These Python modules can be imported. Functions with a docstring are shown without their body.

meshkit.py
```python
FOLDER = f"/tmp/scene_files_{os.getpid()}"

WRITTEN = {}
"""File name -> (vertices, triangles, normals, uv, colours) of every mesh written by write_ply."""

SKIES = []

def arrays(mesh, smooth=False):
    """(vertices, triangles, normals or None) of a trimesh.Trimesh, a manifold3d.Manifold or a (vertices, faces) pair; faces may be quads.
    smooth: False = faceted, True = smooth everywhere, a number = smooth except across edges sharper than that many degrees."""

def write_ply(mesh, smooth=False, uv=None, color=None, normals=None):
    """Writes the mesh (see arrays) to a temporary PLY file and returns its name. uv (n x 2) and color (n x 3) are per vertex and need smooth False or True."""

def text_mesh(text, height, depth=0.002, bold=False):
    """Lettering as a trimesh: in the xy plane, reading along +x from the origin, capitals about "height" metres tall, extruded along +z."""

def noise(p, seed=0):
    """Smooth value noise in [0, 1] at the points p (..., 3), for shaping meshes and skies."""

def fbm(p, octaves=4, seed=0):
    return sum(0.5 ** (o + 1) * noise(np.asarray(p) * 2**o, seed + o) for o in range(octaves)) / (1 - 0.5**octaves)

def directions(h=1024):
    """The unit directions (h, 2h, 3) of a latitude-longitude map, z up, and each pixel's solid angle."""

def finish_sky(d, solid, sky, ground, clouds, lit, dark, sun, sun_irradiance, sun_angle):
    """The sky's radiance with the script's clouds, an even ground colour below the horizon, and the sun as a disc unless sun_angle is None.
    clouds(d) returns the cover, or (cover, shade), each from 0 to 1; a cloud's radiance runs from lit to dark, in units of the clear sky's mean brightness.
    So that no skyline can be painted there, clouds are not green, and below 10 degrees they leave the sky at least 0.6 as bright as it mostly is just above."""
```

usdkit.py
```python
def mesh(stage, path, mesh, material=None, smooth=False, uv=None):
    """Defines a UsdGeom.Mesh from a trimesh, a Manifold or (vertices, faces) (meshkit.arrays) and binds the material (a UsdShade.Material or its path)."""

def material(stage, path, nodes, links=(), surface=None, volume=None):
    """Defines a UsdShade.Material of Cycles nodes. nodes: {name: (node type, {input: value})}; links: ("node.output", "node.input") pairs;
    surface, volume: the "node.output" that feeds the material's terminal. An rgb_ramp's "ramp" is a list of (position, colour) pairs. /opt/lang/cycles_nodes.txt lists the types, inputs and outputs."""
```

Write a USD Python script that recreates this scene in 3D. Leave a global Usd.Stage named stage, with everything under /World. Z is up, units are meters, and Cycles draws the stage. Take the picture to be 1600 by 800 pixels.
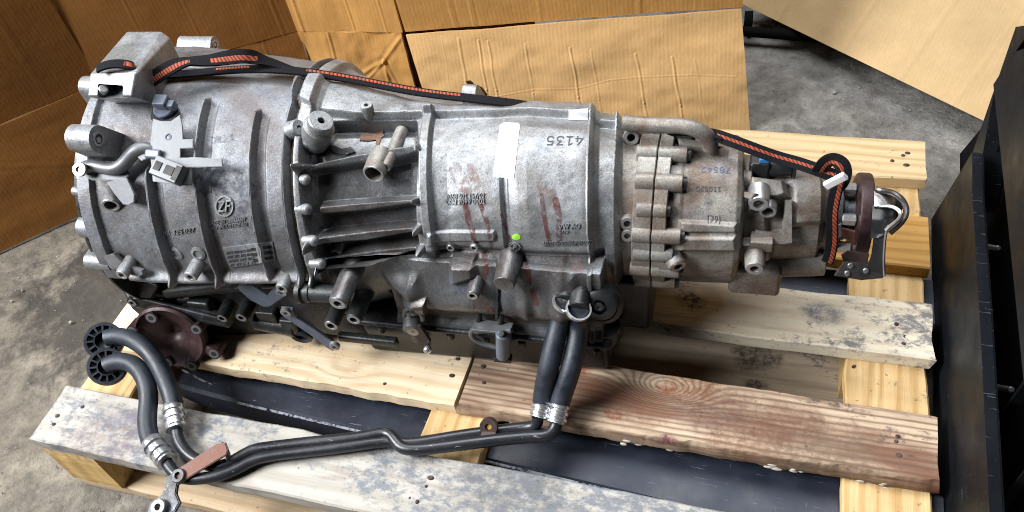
import math, random, numpy as np, trimesh, shapely, usdkit, meshkit
from shapely.geometry import Polygon, Point
from pxr import Usd, UsdGeom, UsdLux, UsdShade, Sdf, Gf, Vt
stage = Usd.Stage.CreateInMemory()
UsdGeom.SetStageUpAxis(stage, 'Z'); UsdGeom.SetStageMetersPerUnit(stage, 1.0)
UsdGeom.Xform.Define(stage, '/World'); UsdGeom.Scope.Define(stage, '/World/Looks')
rng = np.random.default_rng(7); random.seed(7)

# ------------------------------------------------------------------ camera, lamps, exposure
F = 1310.62                                   # focal length in pixels of the 1600 px wide photograph
CM = np.array([[.94915829, .27618972, -.15105556], [.10584459, -.73190401, -.67313702], [-.2964717, .62292516, -.72392594]])
CP = np.array([.99077752, -.36681006, 1.09003191])
cam = UsdGeom.Camera.Define(stage, '/World/camera')
cam.CreateHorizontalApertureAttr(36.0); cam.CreateVerticalApertureAttr(18.0); cam.CreateFocalLengthAttr(F / 1600 * 36)
cam.CreateClippingRangeAttr((.02, 200.)); cam.CreateExposureAttr(0.0)
m4 = np.eye(4); m4[0, :3] = CM[0]; m4[1, :3] = -CM[1]; m4[2, :3] = -CM[2]; m4[3, :3] = CP
cam.AddTransformOp().Set(Gf.Matrix4d(*m4.ravel().tolist()))

def look_matrix(pos, target):
    z = np.array(pos, float) - np.array(target, float); z /= np.linalg.norm(z)
    x = np.cross([0, 0, 1.], z); x /= np.linalg.norm(x); y = np.cross(z, x)
    m = np.eye(4); m[0, :3] = x; m[1, :3] = y; m[2, :3] = z; m[3, :3] = pos
    return Gf.Matrix4d(*m.ravel().tolist())
def rect_light(name, pos, target, w, h, power, color):
    l = UsdLux.RectLight.Define(stage, '/World/' + name)
    l.CreateWidthAttr(w); l.CreateHeightAttr(h); l.CreateIntensityAttr(power); l.CreateNormalizeAttr(True); l.CreateColorAttr(Gf.Vec3f(*color))
    l.AddTransformOp().Set(look_matrix(pos, target))
# an open workshop door / high window to the left, a weaker lamp added above and behind to light the tops
rect_light('window_lamp', (-1.6, -.95, 2.6), (.5, .42, .2), 1.7, 1.5, 90.0, (.97, .985, 1.0))
rect_light('added_top_lamp', (.3, 1.25, 3.0), (.6, .4, .2), 2.2, 1.6, 40.0, (.96, .98, 1.0))
dome = UsdLux.DomeLight.Define(stage, '/World/room_light')

# ------------------------------------------------------------------ small node language
class G:
    def __init__(s): s.n = {}; s.l = []
    def __call__(s, kind, out, **kw):
        name = 'n%d' % len(s.n); vals = {}
        for k, v in kw.items():
            if isinstance(v, Ref): s.l.append((v.s, name + '.' + k))
            else: vals[k] = v
        s.n[name] = (kind, vals)
        return Ref(name + '.' + out)
    def pos(s): return s('geometry', 'position')
    def map(s, v, scale=(1, 1, 1), loc=(0, 0, 0), rot=(0, 0, 0)): return s('mapping', 'vector', vector=v, scale=scale, location=loc, rotation=rot)
    def noise(s, v, scale, detail=3., rough=.55, dist=0.): return s('noise_texture', 'fac', vector=v, scale=float(scale), detail=float(detail), roughness=rough, distortion=float(dist))
    def ramp(s, f, stops): return s('rgb_ramp', 'color', fac=f, ramp=stops)
    def mix(s, f, a, b, mode='mix'): return s('mix', 'color', fac=f, color1=a, color2=b, mix_type=mode)
    def math(s, op, a, b=0., c=0.): return s('math', 'value', math_type=op, value1=a, value2=b, value3=c)
    def fade(s, v, lo, hi): return s('map_range', 'result', value=v, from_min=float(lo), from_max=float(hi), to_min=0., to_max=1., clamp=True)
    def bump(s, h, strength=.3, dist=.002): return s('bump', 'normal', height=h, strength=float(strength), distance=float(dist))
    def done(s, name, out): return usdkit.material(stage, '/World/Looks/' + name, s.n, s.l, surface=out.s)
    def pbr(s, name, **kw): return s.done(name, s('principled_bsdf', 'BSDF', **kw))
class Ref:
    def __init__(s, t): s.s = t
g3 = lambda v: (v, v, v)
def dist_to(g, p, c, sc=(1, 1, 1)):
    d = g('vector_math', 'vector', math_type='subtract', vector1=p, vector2=tuple(c))
    d = g('vector_math', 'vector', math_type='multiply', vector1=d, vector2=tuple(sc))
    return g('vector_math', 'value', math_type='length', vector1=d)

g = G(); usdkit.material(stage, '/World/Looks/room_air', {'b': ('background_shader', {'color': (.75, .85, 1.0), 'strength': .010})}, surface='b.background')
UsdShade.MaterialBindingAPI.Apply(dome.GetPrim()).Bind(UsdShade.Material.Get(stage, '/World/Looks/room_air'))

M = {}
def simple(name, col, rough=.5, metal=0., bump=0., bscale=300, var=.15, vscale=60, **kw):
    g = G(); p = g.pos()
    n = g.noise(p, vscale, 4, .6)
    c = g.ramp(n, [(.3, tuple(x * (1 - var) for x in col)), (.7, tuple(x * (1 + var) for x in col))])
    a = dict(base_color=c, roughness=g('map_range', 'result', value=n, from_min=.3, from_max=.7, to_min=rough * .8, to_max=min(1., rough * 1.2)), metallic=metal, **kw)
    if bump: a['normal'] = g.bump(g.noise(p, bscale, 3), bump, .001)
    M[name] = g.pbr(name, **a)

def cast_metal(name, base, grime, rough=.42, metal=.55, stain=.55):
    g = G(); p = g.pos()
    fine = g.noise(p, 420, 3, .6); mid = g.noise(p, 75, 5, .68); big = g.noise(p, 13, 4, .6, .6)
    c = g.ramp(mid, [(.28, tuple(x * .62 for x in base)), (.47, tuple(x * .92 for x in base)), (.6, base), (.75, tuple(min(1, x * 1.22) for x in base))])
    blue = g.fade(g.noise(p, 24, 4, .6), .52, .68)
    c = g.mix(g.math('multiply', blue, .35), c, (.16, .19, .26))
    spk = g.fade(g.noise(p, 210, 2, .7), .60, .68)
    c = g.mix(g.math('multiply', spk, .5), c, (.1, .09, .08))
    wh = g.fade(g.noise(g.map(p, loc=(3, 1, 2)), 260, 2, .7), .65, .72)
    c = g.mix(g.math('multiply', wh, .5), c, (.6, .61, .62))
    gm = g.fade(g.math('add', big, g.math('multiply', mid, .35)), .58, .82)
    c = g.mix(g.math('multiply', gm, stain), c, grime)
    r = g('map_range', 'result', value=mid, from_min=.3, from_max=.7, to_min=rough * .8, to_max=rough * 1.35)
    gr_ = g.noise(p, 620, 2, .8)
    c = g.mix(g.fade(gr_, .6, .38), c, g.mix(1., c, (.66, .66, .67), 'multiply'))
    h = g.math('add', g.math('multiply', fine, .9), g.math('add', g.math('multiply', mid, .8), g.math('multiply', gr_, .3)))
    M[name] = g.pbr(name, base_color=c, metallic=metal, roughness=r, normal=g.bump(h, .32, .0011))
cast_metal('aluminium', (.38, .395, .41), (.11, .092, .072), .46, .55)
cast_metal('aluminium_bell', (.245, .256, .275), (.09, .057, .043), .5, .5)  # bell aluminium, bluish and grimy, also darkened for the dim left side
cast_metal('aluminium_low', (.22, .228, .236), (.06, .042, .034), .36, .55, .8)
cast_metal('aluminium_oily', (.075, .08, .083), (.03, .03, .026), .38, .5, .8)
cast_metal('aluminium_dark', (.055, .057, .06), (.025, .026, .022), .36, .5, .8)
cast_metal('aluminium_warm', (.34, .325, .295), (.13, .072, .043), .5, .45, .75)
cast_metal('iron_dark', (.045, .045, .048), (.02, .016, .014), .4, .4, .6)
simple('machined', (.42, .42, .43), .36, .8, 0, var=.1)
simple('steel_bright', (.6, .61, .63), .28, .85, .1, 200, var=.15)
simple('seal_brown', (.10, .07, .045), .6, .2, .3, 300, .35)
simple('steel_sheet', (.145, .15, .16), .46, .4, .1, 200, var=.18)
simple('hole', (.012, .011, .01), .6)
simple('rust_flange', (.042, .021, .022), .5, .3, .25, 400, .35, 90)
simple('rust_dark', (.05, .032, .028), .55, .25, .3, 300, .4, 60)
simple('rubber', (.016, .021, .031), .5, 0, .3, 260, .45, 45)
simple('plastic_black', (.015, .016, .018), .38, 0, .1, 300, .3)
simple('plastic_grey', (.1, .12, .16), .4, 0, .1, 300, .2)
simple('blue_clip', (.03, .2, .5), .4)
simple('green_paint', (.3, .62, .05), .5, var=.1)
simple('white_sticker', (.86, .87, .88), .45, var=.04, vscale=200)
simple('silver_sticker', (.75, .76, .78), .35, .3, var=.08)
simple('zip_white', (.78, .78, .8), .4, var=.06)
simple('ink', (.05, .055, .07), .6, var=.4, vscale=400)
simple('blue_ink', (.07, .1, .2), .6, var=.4, vscale=400)
simple('rust_bracket', (.125, .048, .03), .6, .2, .4, 250, .5, 140)
simple('torn_label', (.22, .13, .09), .8, var=.4, vscale=250)
simple('oil_dark', (.035, .012, .012), .12, var=.2)
simple('nail_metal', (.06, .035, .03), .6, .3, var=.4)
simple('card_core', (.42, .30, .17), .9, var=.15)
simple('webbing_black', (.0075, .0075, .010), .9, 0, .8, 900, .4, 300, specular_ior_level=.15)
g = G(); p = g.pos()
t_ = g('vector_math', 'value', math_type='dot_product', vector1=p, vector2=(1., .35, .75))
w_ = g.math('multiply_add', g.math('sine', g.math('multiply', g.math('add', t_, g.math('multiply', g.noise(p, 60, 2), .003)), 6.283 / .0042)), .5, .5)
c_ = g.ramp(g.noise(p, 120, 4, .6), [(.3, (.24, .035, .012)), (.7, (.50, .085, .025))])
M['webbing_orange'] = g.pbr('webbing_orange', base_color=g.mix(g.fade(w_, .42, .12), c_, (.03, .012, .01)), roughness=.8, normal=g.bump(w_, .5, .001))
simple('shade_black', (.004, .004, .0045), .95, specular_ior_level=.05)  # black for shade behind the carriage and on the floor
simple('heat_shield', (.3, .29, .28), .26, .9, .4, 60, .25, 40)
def stain_metal(name, col, lo, hi, rough, alpha=.8):
    g = G(); p = g.pos()
    m = g.math('multiply', g.fade(g.noise(p, 110, 4, .65), lo, hi), alpha)
    b = g('principled_bsdf', 'BSDF', base_color=col, roughness=rough, specular_ior_level=.5)
    M[name] = g.done(name, g('mix_closure', 'closure', fac=m, closure1=g('transparent_bsdf', 'BSDF'), closure2=b))
stain_metal('oil_red', (.15, .045, .042), .38, .62, .3, .55)
stain_metal('oil_pink', (.27, .14, .125), .44, .70, .45, .36)
stain_metal('soot', (.06, .07, .10), .44, .68, .5, .42)
stain_metal('worn_steel', (.34, .36, .42), .44, .54, .4, .85)
simple('mould_white', (.5, .47, .40), .9, var=.2, vscale=200)

def steel_painted(name, col, edge):
    g = G(); p = g.pos()
    n = g.noise(p, 14, 4, .6); fine = g.noise(p, 140, 3)
    c = g.ramp(n, [(.3, col), (.7, tuple(x * 1.8 for x in col))])
    sc = g.noise(g.map(p, (5, 110, 110), rot=(0, 0, .25)), 4, 3, .7, .5)
    s2 = g.noise(g.map(p, (130, 12, 60), rot=(.2, .3, .6)), 3, 3, .7, .5)
    lo = .65 if name == 'frame_paint' else .668
    m = g.math('maximum', g.fade(sc, lo, lo + .05), g.fade(s2, lo + .04, lo + .08))
    c = g.mix(g.math('multiply', m, .75), c, edge)
    M[name] = g.pbr(name, base_color=c, metallic=.1, roughness=g('map_range', 'result', value=n, from_min=.3, from_max=.7, to_min=.22 if name == 'pipe_paint' else .34, to_max=.42 if name == 'pipe_paint' else .6), specular_ior_level=.1 if name == 'frame_paint' else .5, specular_tint=(.45, .6, .85) if name == 'frame_paint' else (1., 1., 1.), normal=g.bump(fine, .15, .001))
steel_painted('fork_paint', (.011, .014, .024), (.28, .29, .33))
steel_painted('frame_paint', (.005, .0055, .0065), (.13, .14, .16))
steel_painted('pipe_paint', (.012, .013, .016), (.33, .34, .36))

def wood(name, light, dark, axis='x', mold=(0., (.08, .09, .12)), stain=(0., (.2, .08, .03)), ring=9., contrast=.5, seed=0., knots=(), spots=(), rough=.75, streak=0., fibre=260):
    """Sawn softwood: long grain, growth rings warped round knots, mould and stains."""
    g = G(); p = g.pos()
    q = g.map(p, loc=(seed * 3.1, seed * 1.7, seed * 2.3))
    sc = (1.2, 16, 16) if axis == 'x' else (16, 1.2, 16)
    a = g.map(q, sc)
    warp = g.noise(a, 1.3, 5, .58)
    xyz = g('separate_xyz', 'y' if axis == 'x' else 'x', vector=q)
    coord = g.math('add', g.math('multiply', xyz, ring * 10), g.math('multiply', warp, 2.6))
    for (c, r, k) in knots:
        d = dist_to(g, p, c, (.55, 1, 1) if axis == 'x' else (1, .55, 1))
        e = g.math('exponent', g.math('multiply', g.math('power', g.math('divide', d, r), 2.), -1.))
        coord = g.math('add', coord, g.math('multiply', e, k))
    w = g.math('multiply_add', g.math('sine', g.math('multiply', coord, 6.283)), .5, .5)
    vary = g.noise(g.map(q, (1.5, 40, 40) if axis == 'x' else (40, 1.5, 40), loc=(4, 4, 4)), 1., 4, .6)
    w = g.math('multiply', g.math('power', w, g.math('multiply_add', vary, 3.4, .3)), g.math('multiply_add', vary, 1.1, .45))
    fib = g.noise(g.map(q, (6, 260, 260) if axis == 'x' else (260, 6, 260)), 1.0, 4, .65)
    t = g.math('add', g.math('multiply', w, contrast), g.math('multiply', g.fade(fib, .3, .7), .45 * contrast + .12))
    c = g.mix(g.fade(t, 0, .95), light, dark)
    blotch = g.noise(g.map(q, (.6, 1.4, 1)), 9, 4, .6)
    c = g.mix(g.math('multiply', g.fade(blotch, .5, .75), .45), c, tuple(x * .62 for x in dark))
    if streak:
        s4 = g.noise(g.map(q, (1.6, 20, 20) if axis == 'x' else (20, 1.6, 20), loc=(3, 8, 5)), 1., 6, .7, .4)
        c = g.mix(g.math('multiply', g.fade(s4, .47, .66), streak), c, tuple(x * .55 for x in dark))
    if stain[0]:
        s = g.fade(g.noise(g.map(q, (.5, 2.2, 1), loc=(5, 2, 1)), 8, 3, .55, .5), .62 - stain[0] * .22, .74 - stain[0] * .12)
        c = g.mix(g.math('multiply', s, .8), c, stain[1])
    if mold[0]:
        s = g.noise(g.map(q, (.8, 1.2, 1), loc=(2, 7, 3)), 48, 8, .82, .2)
        s2 = g.noise(g.map(q, (.5, 1, 1), loc=(1, 3, 8)), 7, 5, .65)
        s = g.fade(g.math('add', s, g.math('multiply', s2, .8)), 1.12 - mold[0] * .26, 1.18 - mold[0] * .2)
        c = g.mix(g.math('multiply', s, .82), c, mold[1])
        s3 = g.fade(g.noise(g.map(q, (.25, 1.6, 1), loc=(6, 1, 3)), 30, 6, .75), .56, .68)
        c = g.mix(g.math('multiply', s3, .4 * min(1, mold[0])), c, tuple(x * 2.2 for x in mold[1]))
    for (cc, r, col, amt) in spots:
        d = g.math('add', g.math('divide', dist_to(g, p, cc, (.7, 1, 1)), r), g.math('multiply_add', g.noise(p, 40, 7, .75), 2.2, -1.1))
        gate = g.math('multiply_add', g.fade(g.noise(p, 120, 6, .8), .42, .56), .65, .35)
        c = g.mix(g.math('multiply', g.math('multiply', g.fade(d, 1.15, .6), amt), gate), c, col)
    dotn = g.fade(g.noise(g.map(q, loc=(9, 9, 9)), 130, 2, .6), .68, .74)
    c = g.mix(g.math('multiply', dotn, .6), c, (.06, .045, .035))
    h = g.math('add', g.math('multiply', fib, .8), g.math('multiply', w, .35))
    M[name] = g.pbr(name, base_color=c, roughness=rough, specular_ior_level=.25, normal=g.bump(h, .5, .0016))

def cardboard(name, col, axis=(1, 0, 0)):
    g = G(); p = g.pos()
    u = g('vector_math', 'value', math_type='dot_product', vector1=p, vector2=axis)
    wob = g.noise(p, 9, 2)
    flute = g.math('sine', g.math('multiply', g.math('add', u, g.math('multiply', wob, .006)), 6.283 / .0075))
    big = g.noise(p, 5, 4, .6); fine = g.noise(g.map(p, (60, 60, 9)), 4, 4, .7)
    c = g.ramp(big, [(.3, tuple(x * .82 for x in col)), (.7, tuple(x * 1.12 for x in col))])
    c = g.mix(g.math('multiply', g.fade(fine, .4, .75), .25), c, tuple(x * .6 for x in col))
    c = g.mix(g.math('multiply', g.math('multiply_add', flute, .5, .5), .05), c, tuple(x * .55 for x in col))
    h = g.math('add', g.math('multiply', flute, .05), g.math('add', g.math('multiply', fine, .3), g.math('multiply', g.noise(p, 26, 3), 1.3)))
    M[name] = g.pbr(name, base_color=c, roughness=.8, specular_ior_level=.2, normal=g.bump(h, .35, .0035))

def floor_mat():
    g = G(); p = g.pos()
    big = g.noise(p, 3.2, 5, .62, .4); mid = g.noise(p, 17, 6, .7, .3); fine = g.noise(p, 120, 4, .7)
    c = g.ramp(mid, [(.32, (.085, .08, .074)), (.47, (.15, .142, .132)), (.58, (.205, .195, .178)), (.72, (.30, .285, .26))])
    c = g.mix(g.math('multiply', g.fade(big, .48, .66), .55), c, (.085, .075, .066))
    x = g('separate_xyz', 'x', vector=p)
    c = g.mix(g.fade(x, .3, -.1), c, (.97, .89, .77), 'multiply')
    pit = g.fade(g.noise(g.map(p, loc=(2, 5, 1)), 42, 7, .8, .3), .5, .64)
    c = g.mix(g.math('multiply', pit, .5), c, (.06, .055, .05))
    sp = g.fade(g.noise(p, 75, 3, .7), .64, .7)
    c = g.mix(g.math('multiply', sp, .75), c, (.045, .04, .035))
    wt = g.fade(g.noise(g.map(p, loc=(4, 4, 4)), 60, 4, .75), .66, .74)
    c = g.mix(g.math('multiply', wt, .6), c, (.5, .48, .44))
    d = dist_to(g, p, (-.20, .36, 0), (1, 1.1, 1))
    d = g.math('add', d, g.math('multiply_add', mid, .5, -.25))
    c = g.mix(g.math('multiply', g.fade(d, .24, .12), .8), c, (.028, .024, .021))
    h = g.math('add', g.math('multiply', mid, 1.2), g.math('multiply', fine, .7))
    M['concrete'] = g.pbr('concrete', base_color=c, roughness=.8, specular_ior_level=.3, normal=g.bump(h, .75, .007))
floor_mat()

# ------------------------------------------------------------------ prims
used = {}
def numbered(path):
    k = used.get(path, -1) + 1; used[path] = k
    return path if k == 0 else '%s_%03d' % (path, k)
ORIGIN = {}
def thing(name, label, cat, loc=(0, 0, 0), group=None, kind=None):
    x = UsdGeom.Xform.Define(stage, numbered('/World/' + name)); x.AddTranslateOp().Set(Gf.Vec3d(*map(float, loc)))
    ORIGIN[str(x.GetPath())] = np.array(loc, float)
    tag(x.GetPrim(), label, cat, group, kind)
    return str(x.GetPath())
def tag(pr, label=None, cat=None, group=None, kind=None):
    for k, v in (('label', label), ('category', cat), ('group', group), ('kind', kind)):
        if v: pr.SetCustomDataByKey(k, v)
def part(parent, name, mesh, mat, smooth=35, label=None, kind=None):
    """One Mesh prim below a thing, a part or /World; the mesh comes in world coordinates."""
    base = parent or '/World'
    o = next((v for k, v in ORIGIN.items() if base == k or base.startswith(k + '/')), np.zeros(3))
    mesh = mesh.copy(); mesh.apply_translation(-o)
    path = numbered(base + '/' + name)
    m = usdkit.mesh(stage, path, mesh, M[mat], smooth=smooth)
    tag(m.GetPrim(), label, None, None, kind)
    return path

# ------------------------------------------------------------------ photograph rays (used to find real positions on planes and surfaces)
def rays(px):
    px = np.atleast_2d(np.asarray(px, float))
    d = np.c_[(px[:, 0] - 800) / F, (px[:, 1] - 400) / F, np.ones(len(px))] @ CM
    return d / np.linalg.norm(d, axis=1, keepdims=True)
def on_plane(px, p, n):
    d = rays(px); n = np.asarray(n, float); t = ((np.asarray(p) - CP) @ n) / (d @ n)
    return CP + d * t[:, None]
def at_z(u, v, z): return on_plane([(u, v)], (0, 0, z), (0, 0, 1))[0]

# ------------------------------------------------------------------ mesh helpers
cat = trimesh.util.concatenate
def frame_to(a, b=None):
    z = np.asarray(a, float); z = z / np.linalg.norm(z)
    h = np.array([0, 0, 1.]) if abs(z[2]) < .9 else np.array([1., 0, 0])
    if b is not None: h = np.asarray(b, float)
    x = h - z * (h @ z); x /= np.linalg.norm(x); y = np.cross(z, x)
    m = np.eye(4); m[:3, 0] = x; m[:3, 1] = y; m[:3, 2] = z
    return m
def revolve(profile, p, axis, n=24):
    """profile: (radius, distance along the axis) pairs, from the base outwards; the mesh stands at p."""
    m = trimesh.creation.revolve(np.array(profile, float), sections=n); m.apply_transform(frame_to(axis)); m.apply_translation(p)
    if m.volume < 0: m.invert()
    return m
def rod(p0, p1, r0, r1=None, n=20, ch=.0012):
    p0, p1 = np.asarray(p0, float), np.asarray(p1, float); L = np.linalg.norm(p1 - p0); r1 = r0 if r1 is None else r1
    ch = min(ch, .4 * min(r0, r1), .3 * L)
    return revolve([(0, 0), (r0 - ch, 0), (r0, ch), (r1, L - ch), (r1 - ch, L), (0, L)], p0, p1 - p0, n)
def smooth_path(pts, n=60, closed=False):
    pts = np.asarray(pts, float)
    from scipy.interpolate import CubicSpline, PchipInterpolator
    t = np.r_[0, np.cumsum(np.linalg.norm(np.diff(pts, axis=0), axis=1) ** .6)]
    return CubicSpline(t, pts)(np.linspace(0, t[-1], n))
def tube(pts, r, sides=16, n=70, spline=True, caps=True):
    p = smooth_path(pts, n) if spline else np.asarray(pts, float)
    n = len(p); t = np.gradient(p, axis=0); t /= np.linalg.norm(t, axis=1, keepdims=True)
    x = np.cross(t[0], [0.1, .2, 1.]); x /= np.linalg.norm(x); A = []
    r = np.broadcast_to(r, (n,)) if np.ndim(r) == 0 else np.interp(np.linspace(0, 1, n), np.linspace(0, 1, len(r)), r)
    ang = np.arange(sides) * 2 * np.pi / sides
    for i in range(n):
        x = x - t[i] * (x @ t[i]); x /= np.linalg.norm(x); y = np.cross(t[i], x)
        A.append(p[i] + r[i] * (np.cos(ang)[:, None] * x + np.sin(ang)[:, None] * y))
    v = np.vstack(A + [p[:1], p[-1:]]); f = []
    for i in range(n - 1):
        for j in range(sides):
            a, b = i * sides + j, i * sides + (j + 1) % sides; f += [[a, b, b + sides], [a, b + sides, a + sides]]
    for j in range(sides):
        f += [[n * sides, (j + 1) % sides, j], [n * sides + 1, (n - 1) * sides + j, (n - 1) * sides + (j + 1) % sides]]
    return trimesh.Trimesh(v, f, process=False)
def spread(nrm, n):
    q = np.atleast_2d(np.asarray(nrm, float)); x = np.linspace(0, 1, len(q))
    return np.stack([np.interp(np.linspace(0, 1, n), x, q[:, k]) for k in range(3)], 1) if len(q) > 1 else np.repeat(q, n, 0)
def ribbon(pts, normals, w, th, n=120, offset=0., wscale=None):
    """A strap along pts, lying with its flat side along the normals."""
    p = smooth_path(pts, n); q = spread(normals, n)
    t = np.gradient(p, axis=0); t /= np.linalg.norm(t, axis=1, keepdims=True)
    q = q - t * (q * t).sum(1, keepdims=True); q /= np.linalg.norm(q, axis=1, keepdims=True); s = np.cross(t, q)
    sec = [(-.5, -.5), (-.36, -.62), (.36, -.62), (.5, -.5), (.5, .5), (.36, .62), (-.36, .62), (-.5, .5)]
    v = np.stack([p + s * (a * w) + q * (b * th + offset) for a, b in sec], 1).reshape(-1, 3); k = len(sec); f = []
    for i in range(n - 1):
        for j in range(k):
            a, b = i * k + j, i * k + (j + 1) % k; f += [[a, b + k, b], [a, a + k, b + k]]
    for j in range(1, k - 1): f += [[0, j, j + 1], [(n - 1) * k, (n - 1) * k + j + 1, (n - 1) * k + j]]
    m = trimesh.Trimesh(v, f, process=False)
    if m.volume < 0: m.invert()
    return m
def slab(pts3, n, th, holes=(), bevel=0.):
    """Planar outline in 3D, extruded by th along n (upwards from the outline); holes: (centre, radius)."""
    pts3 = np.asarray(pts3, float); o = pts3.mean(0); fr = frame_to(n); loc = (pts3 - o) @ fr[:3, :3]
    pg = Polygon(loc[:, :2]).buffer(0)
    for c, r in holes: pg = pg.difference(Point(*((np.asarray(c) - o) @ fr[:3, :3])[:2]).buffer(r, 8))
    pgs = getattr(pg, 'geoms', [pg]); out = []
    for q in pgs:
        if bevel:
            a = trimesh.creation.extrude_polygon(q, th - bevel, engine='earcut'); out.append(a)
            qi = q.buffer(-bevel)
            if not qi.is_empty:
                for z in getattr(qi, 'geoms', [qi]):
                    b = trimesh.creation.extrude_polygon(z, bevel, engine='earcut'); b.apply_translation((0, 0, th - bevel)); out.append(b)
        else: out.append(trimesh.creation.extrude_polygon(q, th, engine='earcut'))
    m = cat(out); m.apply_transform(fr); m.apply_translation(o)
    return m
def hull(points): return trimesh.PointCloud(np.asarray(points, float)).convex_hull
def ball_pts(c, r, n=1): return trimesh.creation.icosphere(n, r).vertices + np.asarray(c)
def rbox(c, half, axes=np.eye(3), r=.002):
    c = np.asarray(c, float); half = np.asarray(half, float); P = []
    for s in np.ndindex(2, 2, 2): P.append(ball_pts(c + ((np.array(s) * 2 - 1) * (half - r)) @ axes, r))
    return hull(np.vstack(P))
def grid_faces(nu, nv):
    i, j = np.meshgrid(np.arange(nu - 1), np.arange(nv - 1), indexing='ij'); a = (i * nv + j).ravel()
    return np.vstack([np.c_[a, a + nv, a + nv + 1], np.c_[a, a + nv + 1, a + 1]])


# ------------------------------------------------------------------ the setting: floor
def floor_mesh():
    x = np.unique(np.r_[np.linspace(-3.5, -.9, 40), np.linspace(-.9, 1.7, 320), np.linspace(1.7, 4, 40)]); y = np.unique(np.r_[np.linspace(-2.5, -.25, 40), np.linspace(-.25, 1.6, 230), np.linspace(1.6, 4.5, 50)])
    X, Y = np.meshgrid(x, y, indexing='ij'); P = np.stack([X, Y, 0 * X], -1)
    Z = .006 * (meshkit.fbm(P * 6, 3, 2) - .5) + .004 * (meshkit.fbm(P * 34, 3, 9) - .5)
    P[..., 2] = Z - .003
    return trimesh.Trimesh(P.reshape(-1, 3), grid_faces(len(x), len(y)), process=False)
fl = part(None, 'floor', floor_mesh(), 'concrete', True); tag(stage.GetPrimAtPath(fl), 'rough stained grey concrete workshop floor', 'floor', kind='structure')
def crumbs():
    out = []
    for _ in range(420):
        if rng.random() < .75: c = (rng.uniform(-.6, .12), rng.uniform(-.15, .5), 0)
        else: c = (rng.uniform(.9, 1.5), rng.uniform(.75, 1.4), 0)
        r = rng.uniform(.0007, .002) if rng.random() < .97 else rng.uniform(.003, .005)
        m = trimesh.creation.icosphere(0, r); m.vertices *= rng.uniform(.5, 1.2, 3); m.apply_translation((c[0], c[1], .001)); out.append(m)
    return cat(out)
simple('grit', (.26, .24, .21), .9, var=.5, vscale=40)
gr = part(None, 'grit', crumbs(), 'grit', False); tag(stage.GetPrimAtPath(gr), 'loose grit and crumbs scattered on the concrete floor', 'grit', kind='stuff')

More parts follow.
